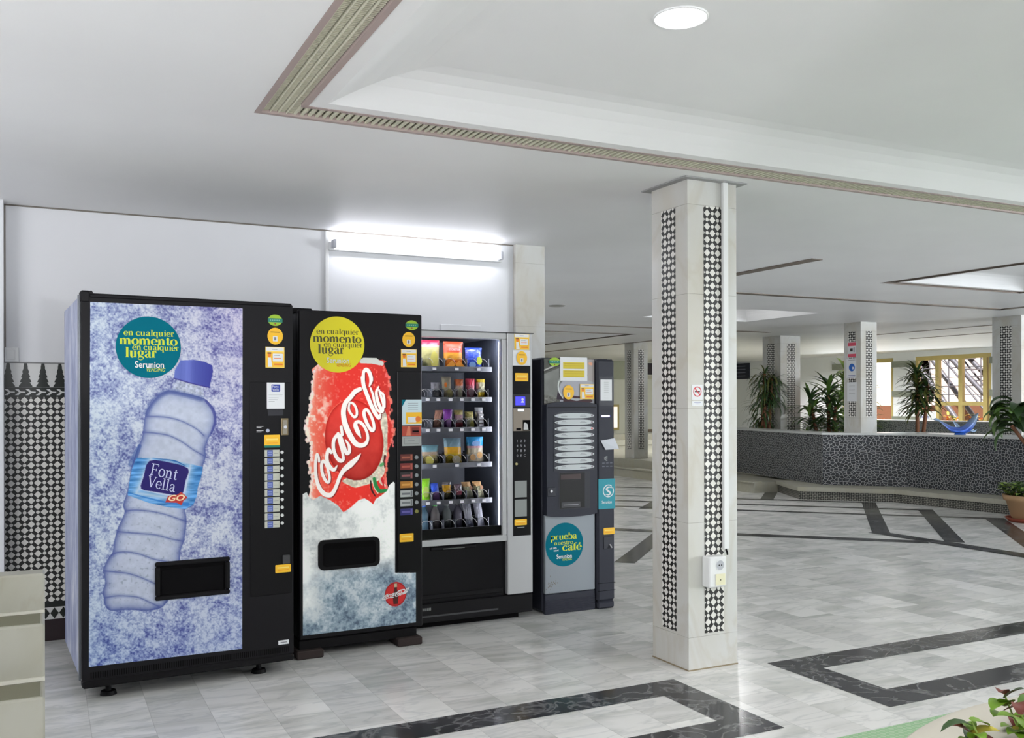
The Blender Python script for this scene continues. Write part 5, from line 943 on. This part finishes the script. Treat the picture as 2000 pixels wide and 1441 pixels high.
# ------------------------------------------------------------------ reception counter
ct_ = thing('reception_counter', 'angular reception counter faced in black crazy paving with white joints', 'counter', (10.2, 9.6, 0)); ox, oy = 10.2, 9.6
def off(pts): return [(x - ox, y - oy) for x, y in pts]
CF = [(11.3, 15.6), (10.5, 12.5), (9.9, 9.98), (10.68, 9.2), (10.72, 7.85), (10.72, 3.0)]; CB = [(11.65, 15.5), (10.84, 12.42), (10.3, 10.25), (11.25, 9.5), (11.27, 7.85), (11.27, 3.0)]
b = MB()
for i in range(len(CF) - 1): b.prism(off([CF[i], CF[i + 1], CB[i + 1], CB[i]]), .1765, .885, crazym)
b.build('front', ct_)
b = MB(); 
for i in range(len(CF) - 1):
    f0, f1, g0_, g1_ = [Vector((*q, 0)) for q in (CF[i], CF[i + 1], CB[i], CB[i + 1])]; b.prism(off([(f0.x - .02, f0.y), (f1.x - .02, f1.y), (g1_.x, g1_.y), (g0_.x, g0_.y)]), .886, .915, mat('counter_top', (206, 208, 206), .3))
b.build('worktop', ct_)
cb = thing('back_counter', 'pale paved back counter behind the reception counter', 'counter', (13.6, 9, 0))
MB().box((-.25, -6, .177), (.25, 5.0, 1.005), crazyl).build('front', cb); MB().box((-.27, -6, 1.006), (.27, 5.0, 1.03), mat('counter_top', (0, 0, 0))).build('worktop', cb)
p = MB(); p.box((12.5, 2.5, 0), (17.4, 12.9, .176), stepm); struct(p.build('floor_dais'))
# blue glass dolphin
glassb = mat('blue_glass', (110, 150, 245), .08, 0, 0, .8, .55, 1.3); glassp = mat('pale_blue_glass', (180, 208, 245), .08, 0, 0, .8, .5, 1.3)
tc = N(glassb, 'ShaderNodeTexCoord'); sp = N(glassb, 'ShaderNodeSeparateXYZ'); L(glassb, tc.outputs['Object'], sp.inputs[0]); L(glassb, ramp(glassb, math_(glassb, 'MULTIPLY', sp.outputs[2], 3.6), [(.0, lin((40, 110, 225))), (.28, lin((96, 132, 240))), (.5, lin((150, 176, 236))), (.8, lin((160, 184, 204)))]), bsdf(glassb).inputs['Base Color'])
t = thing('dolphin_figurine', 'blue glass dolphin figurine standing on the counter top', 'figurine', (10.8, 8.45, .9155), R(-52))
def C_(pts, rs, m, name, par, squash=1):
    P, Wd = smooth_path([(p[0], p[2]) for p in pts], rs, 6); q = MB(); q.tube([(a, 0, c) for a, c in P], .01, m, 16, rs=[max(.002, w) for w in Wd]); q.v = [(x, y * squash, z) for x, y, z in q.v]; return q.build(name, par)
C_([(-.26, 0, .19), (-.19, 0, .14), (-.1, 0, .075), (.0, 0, .055), (.08, 0, .085), (.14, 0, .16), (.18, 0, .23), (.215, 0, .285)], [.008, .018, .036, .05, .056, .05, .034, .006], glassb, 'body', t, .8)
C_([(-.02, 0, .09), (-.05, 0, .14), (-.085, 0, .175)], [.03, .018, .004], glassp, 'dorsal_fin', t, .4); C_([(-.24, 0, .18), (-.29, 0, .2), (-.32, 0, .195)], [.012, .02, .004], glassp, 'tail_fluke', t, 1.8); C_([(.1, 0, .08), (.16, 0, .05), (.2, 0, .07)], [.022, .018, .004], glassp, 'flipper', t, .8)
MB().lathe([(0, 0), (.06, 0), (.055, .015), (.03, .03), (0, .05)], glassb, 24, sx=1.2).build('base', t)

# ------------------------------------------------------------------ plants
lfd = mat('leaf_dark', (56, 82, 44), .4); lfm = mat('leaf_green', (90, 124, 54), .4); lfl = mat('leaf_light', (146, 172, 84), .45); lfo = mat('leaf_olive', (92, 96, 44), .45); bark = mat('bark', (128, 86, 62), .8); bark2 = mat('bark_pale', (150, 118, 92), .8)
clay = mat('terracotta', (186, 150, 112), .7); clay2 = mat('terracotta_red', (150, 72, 52), .6); soil = mat('soil', (60, 46, 34), .9)
def leaf(mb, base, az, el_, ln, w, m, droop=1.0, n=6, fold=.2):
    p = Vector(base); a, e_ = az, el_; P = [p.copy()]; up = []
    for k in range(n): p = p + Vector((math.cos(a) * math.cos(e_), math.sin(a) * math.cos(e_), math.sin(e_))) * (ln / n); P.append(p.copy()); e_ -= droop / n
    side = Vector((-math.sin(a), math.cos(a), 0)); v = []
    for k, q in enumerate(P):
        t_ = k / n; ww = w / 2 * (math.sin(math.pi * min(1, t_ * .82 + .16)) ** .8) if k < n else 0; dn = Vector((0, 0, fold * ww)); v += [q - side * ww + dn, q, q + side * ww + dn]
    f = []
    for k in range(n): f += [(3 * k, 3 * k + 1, 3 * k + 4, 3 * k + 3), (3 * k + 1, 3 * k + 2, 3 * k + 5, 3 * k + 4)]
    mb.add(v, f, m, True)
def pot(par, r, h, m=clay, saucer=True):
    b = MB().lathe([(0, .01), (r * .62, .01), (r * .72, h * .2), (r * .9, h * .75), (r * 1.0, h * .8), (r * 1.04, h), (r * .93, h), (r * .9, h * .88), (0, h * .88)], m, 28); b.build('pot', par); MB().lathe([(0, h * .885), (r * .9, h * .885)], soil, 24).build('soil', par)
    if saucer: MB().lathe([(0, 0), (r * .8, 0), (r * .95, .045), (r * .88, .045), (r * .8, .012), (0, .012)], clay2, 28).build('saucer', par)
def dracaena(x, y, z, stems, lab, seed, ph=.4, pr_=.24, mats=(lfd, lfm), ln=(.42, .62), w=.035, up=(-.2, 1.3), droop=1.5):
    random.seed(seed); t = thing('potted_dracaena', lab, 'plant', (x, y, z)); pot(t, pr_, ph); fo = MB(); tr = MB()
    for sx, sy, hh, n, L0 in stems:
        tr.tube([(sx * .3, sy * .3, ph * .8), (sx * .7, sy * .7, hh * .6), (sx, sy, hh)], .025, bark, 8, rs=[.035, .028, .022])
        for k in range(n):
            az = random.uniform(0, 6.283); f_ = random.random(); leaf(fo, (sx, sy, hh - L0 * (1 - f_)), az, random.uniform(*up) * (.4 + .6 * f_), random.uniform(*ln), w * random.uniform(.8, 1.2), random.choice(mats), droop * random.uniform(.7, 1.2))
    tr.build('trunk', t); fo.build('foliage', t); return t
dracaena(10.98, 12.40, .176, [(0, .0, 1.66, 120, .5), (-.03, .03, 1.12, 80, .4), (.07, -.1, 1.6, 90, .45)], 'tall dracaena with drooping leaves left of the thick pillar behind the counter', 3, pr_=.14, mats=(lfd, lfo, lfd), ln=(.3, .46), w=.03, droop=2.0)
dracaena(11.66, 11.62, .176, [(0, .0, 1.5, 100, .85), (-.2, .22, 1.25, 60, .6), (.05, -.1, 1.1, 40, .5)], 'dark palm like dracaena in front of the plain far wall', 5, mats=(lfd, lfd, lfm), ln=(.34, .5), w=.06, droop=.9)
dracaena(13.0, 12.55, .176, [(0, 0, 1.75, 170, 1.2), (.15, -.3, 1.5, 120, 1.1)], 'light green leafy shrub left of the counter pillar, against the window', 6, mats=(lfl, lfm, lfl), ln=(.3, .42), w=.07, droop=1.0)
dracaena(12.5, 10.56, .176, [(0, 0, 1.66, 230, .66), (.1, -.12, 1.45, 90, .4)], 'bushy dracaena with bare reddish trunk in front of the garden windows', 8, mats=(lfd, lfo, lfd), ln=(.28, .42), w=.038, droop=1.1)
# broad-leaved plant in the clay pot at the right edge
random.seed(11); t = thing('potted_rubber_plant', 'broad dark leaved plant in a clay pot on the floor at the right edge', 'plant', (9.92, 6.86, 0)); pot(t, .27, .3)
fo = MB(); tr = MB(); tr.tube([(0, 0, .25), (.02, .0, .6), (-.03, .02, .95), (-.02, .03, 1.2)], .03, bark, 10, rs=[.04, .034, .028, .02]); tr.tube([(-.02, .02, .85), (-.12, .14, 1.08)], .02, bark, 8)
for k in range(34):
    az = random.uniform(0, 6.283); hb = random.uniform(.98, 1.3); b0 = Vector((-.02 + .1 * math.cos(az), .03 + .1 * math.sin(az), hb)); leaf(fo, b0, az, random.uniform(.2, 1.1), random.uniform(.3, .44), random.uniform(.11, .15), random.choice((lfd, lfd, lfm)), random.uniform(1.8, 2.8), 8, .35)
for k in range(9):
    az = 2.2 + random.uniform(-.5, .5); leaf(fo, (-.12, .14, 1.12 + k * .03), az, random.uniform(.2, .9), random.uniform(.32, .42), .13, random.choice((lfd, lfm)), random.uniform(2.2, 3.0), 8, .35)
tr.build('trunk', t); fo.build('foliage', t); iv = MB()
for k in range(260):
    a = random.uniform(0, 6.283); r = .27 * math.sqrt(random.random()) + .03; leaf(iv, (r * math.cos(a), r * math.sin(a), .3 + random.uniform(0, .16) * (1 - r)), random.uniform(0, 6.28), random.uniform(-.3, .8), .085, .05, random.choice((lfm, lfd, lfl)), 1.2, 3)
iv.build('ground_ivy', t)
# round marble planter at the lower right
t = thing('round_planter', 'round cream marble planter rim at the lower right corner', 'planter', (2.82, .82, 0)); pm = mat('planter_stone', (212, 206, 192), .4)
MB().lathe([(1.2, 0), (1.2, .28), (1.275, .30), (1.28, .345), (1.27, .352), (1.06, .352), (1.045, .335), (1.045, .1)], pm, 96).build('rim', t); MB().lathe([(0, .3), (1.05, .3)], soil, 48).build('soil', t)
random.seed(21); t = thing('coleus_plant', 'green and reddish leafy plant growing in the round planter', 'plant', (2.82, .82, .302)); lr = mat('leaf_red', (112, 50, 40), .45); lg = mat('leaf_bright', (112, 150, 40), .4); ly = mat('leaf_yellow', (190, 176, 60), .45); fo = MB(); st = MB()
for k in range(80):
    a = R(90 + random.gauss(0, 16)); r = random.uniform(.72, 1.0); x, y = r * math.cos(a), r * math.sin(a); hh = random.uniform(.04, .19); st.tube([(x, y, -.02), (x * 1.08, y * 1.08, hh)], .003, lfl, 5)
    for q in range(6): leaf(fo, (x * 1.08, y * 1.08, hh - q * .012), random.uniform(0, 6.283), random.uniform(-.1, .9), random.uniform(.06, .1), random.uniform(.035, .055), random.choice((lg, lg, lfm, lr, lr, ly, lfd)), random.uniform(.5, 1.6), 5, .3)
fo.build('foliage', t); st.build('stems', t)

# ------------------------------------------------------------------ far left background, sign, leaning board
b = MB(); dk = mat('dark_opening', (36, 28, 34), .5); b.add([(11.5, 21.49, 2.0), (13.15, 21.49, 2.0), (13.3, 21.49, 2.42), (11.5, 21.49, 2.44)], [(0, 1, 2, 3)], dk); b.box((11.4, 21.46, 1.93), (13.65, 21.498, 1.98), stepm); struct(b.build('trim_4'))
b = MB(); b.box((14.2, 21.47, 2.12), (17.3, 21.498, 2.44), dk); b.box((14.15, 21.4, 2.0), (17.4, 21.498, 2.1), stepm); b.box((13.6, 21.4, 1.98), (14.15, 21.498, CEIL), mat('pale_green_panel', (150, 152, 132), .6)); b.box((14.2, 21.44, .55), (17.3, 21.498, .62), mat('shelf_brown', (120, 104, 84), .6)); struct(b.build('trim_5'))
MB_ = MB(); MB_.box((13.3, 21.42, .62), (13.9, 21.47, 1.3), ochre); MB_.add([(13.36, 21.415, .68), (13.84, 21.415, .68), (13.84, 21.415, 1.24), (13.36, 21.415, 1.24)], [(0, 1, 2, 3)], mat('lit_pane', (240, 226, 216), .4, 0, .9)); struct(MB_.build('window_6'))
tag(MB().lathe([(0, 0), (.07, 0), (.09, .3), (.06, .34), (0, .34)], mat('lamp_yellow', (196, 190, 60), .5, 0, .5), 16, (14.62, 21.3, 2.1)).build('wall_lamp'), 'yellow lamp glowing on the ledge beyond the far pillar', 'lamp')
for k in range(2): tag(MB().box((11.2, 20.2 - k * .9, .302), (17.2, 20.6 - k * .9, .55 - k * .12), stepm, .01).build('stone_bench'), ('upper' if k == 0 else 'lower') + ' long cream stone bench against the distant wall', 'bench')
s_ = MB(); s_.box((17.47, 20.35, 2.0), (17.498, 21.2, 2.44), mat('sign_navy', (34, 36, 50), .4)); 
for k in range(4): s_.add([(17.468, 21.1, 2.08 + k * .09), (17.468, 20.5, 2.08 + k * .09), (17.468, 20.5, 2.1 + k * .09), (17.468, 21.1, 2.1 + k * .09)], [(0, 1, 2, 3)], mat('sign_text_grey', (120, 122, 134), .5))
tag(s_.build('direction_sign'), 'dark navy sign with grey lines on the far right wall', 'sign')
s_ = MB(); s_.box((16.5, 13.5, .75), (16.53, 13.92, 1.15), paperw, .002)
for k in range(3): s_.add([(16.499, 13.84, 1.07 - k * .03), (16.499, 13.64, 1.07 - k * .03), (16.499, 13.64, 1.08 - k * .03), (16.499, 13.84, 1.08 - k * .03)], [(0, 1, 2, 3)], navy)
s_.box((16.52, 13.68, .177), (16.54, 13.74, .76), steel); tag(s_.build('notice_board'), 'white notice board on a post before the garden windows', 'notice board')

# ------------------------------------------------------------------ garden outside the windows
g = MB(); g.box((17.71, -8, -.12), (40, 30, -.02), mat('terrace_sand', (222, 206, 176), .8)); struct(g.build('ground'))
o = MB(); o.box((24, -8, 0), (24.4, 26, 7.5), mat('pink_render', (250, 232, 224), .8)); o.slab([], 0, 0, 0) if False else o.add([(23.95, 19.6, 1.6), (23.95, 20.6, 1.6), (23.95, 20.6, 4.2), (23.95, 20.2, 4.2)], [(3, 2, 1, 0), (0, 1, 2, 3)], mat('red_awning', (224, 110, 100), .7)); tag(o.build('garden_building'), 'pink rendered building seen through the garden windows', 'building')
o = MB(); o.box((22.2, 8, 0), (22.35, 21, 1.25), mat('brick_brown', (104, 68, 50), .8)); tag(o.build('garden_wall'), 'low brown garden wall outside the windows', 'garden wall')
ir = mat('iron_grey', (96, 96, 104), .5, .4); stt = thing('outdoor_stair', 'grey steel outdoor staircase crossing behind the garden windows', 'staircase', (20.3, 15.5, 0)); f = MB(); rl = MB()
def bar(mb, y0, z0, y1, z1, w=.05, x=0): mb.tube([(x, y0 - 15.5, z0), (x, y1 - 15.5, z1)], w / 2, ir, 6)
for dx in (0, .7):
    bar(f, 17.5, 2.75, 15.2, -.02, .13, dx); bar(f, 16.75, 2.9, 14.2, .0, .05, dx)
    bar(f, 16.45, 2.75, 13.6, -.02, .13, dx)
for k in range(0): f.box((0, 17.2 - 15.5 - k * .24 - .13, 2.42 - k * .285), (.7, 17.2 - 15.5 - k * .24 + .13, 2.45 - k * .285), ir)
for k in range(9): f.box((0, 16.1 - 15.5 - k * .29 - .13, 2.42 - k * .285), (.7, 16.1 - 15.5 - k * .29 + .13, 2.45 - k * .285), ir)
f.build('flights', stt)
for z in (2.2, 1.96, 1.74, 1.53): bar(rl, 17.0, z, 14.6, z, .028)
for y in (16.77, 16.2, 15.77, 15.3, 14.9): bar(rl, y, 1.3, y, 2.9, .035)
bar(rl, 17.3, 3.2, 14.7, 0.9, .03); bar(rl, 15.9, 3.0, 13.8, 1.0, .03); rl.build('railing', stt)
random.seed(31); lv_y = mat('leaf_golden', (206, 180, 70), .6)
for (y, x) in ((15.3, 19.4), (13.7, 19.2), (16.9, 19.6)):
    fo = MB()
    for k in range(240): fo_r = random.random(); leaf(fo, (random.gauss(0, .22), random.gauss(0, .3), .1 + random.random() * .95), random.uniform(0, 6.28), random.uniform(-.3, 1), .16, .06, random.choice((lv_y, lv_y, lfl, orange)), 1, 3)
    t = thing('garden_shrub', {15.3: 'golden shrub outside the right hand panes of the garden window', 13.7: 'golden shrub furthest right outside the garden window', 16.9: 'golden shrub outside behind the leaning notice board'}[y], 'shrub', (x, y, -.02)); fo.build('foliage', t); MB().cyl((0, 0, 0), (0, 0, .4), .03, bark, 8).build('stem', t)
for q, (ux, uy, up_) in enumerate(UP):  # lamp bodies for the added uplights
    t = thing('added_uplighter', 'added slim black uplighter floor lamp out of the picture behind the viewpoint', 'floor lamp', (ux, uy, 0), group='added uplighters behind the viewpoint'); MB().lathe([(0, 0), (.15, .002), (.15, .02), (.03, .03)], blackm, 32).build('base', t); MB().cyl((0, 0, .025), (0, 0, 1.3), .014, blackm, 12).build('pole', t); MB().lathe([(.02, 1.29), (.1, 1.34), (.16, 1.38), (.155, 1.38), (.09, 1.34), (.0, 1.3)], blackm, 32).build('lamp_shade', t)
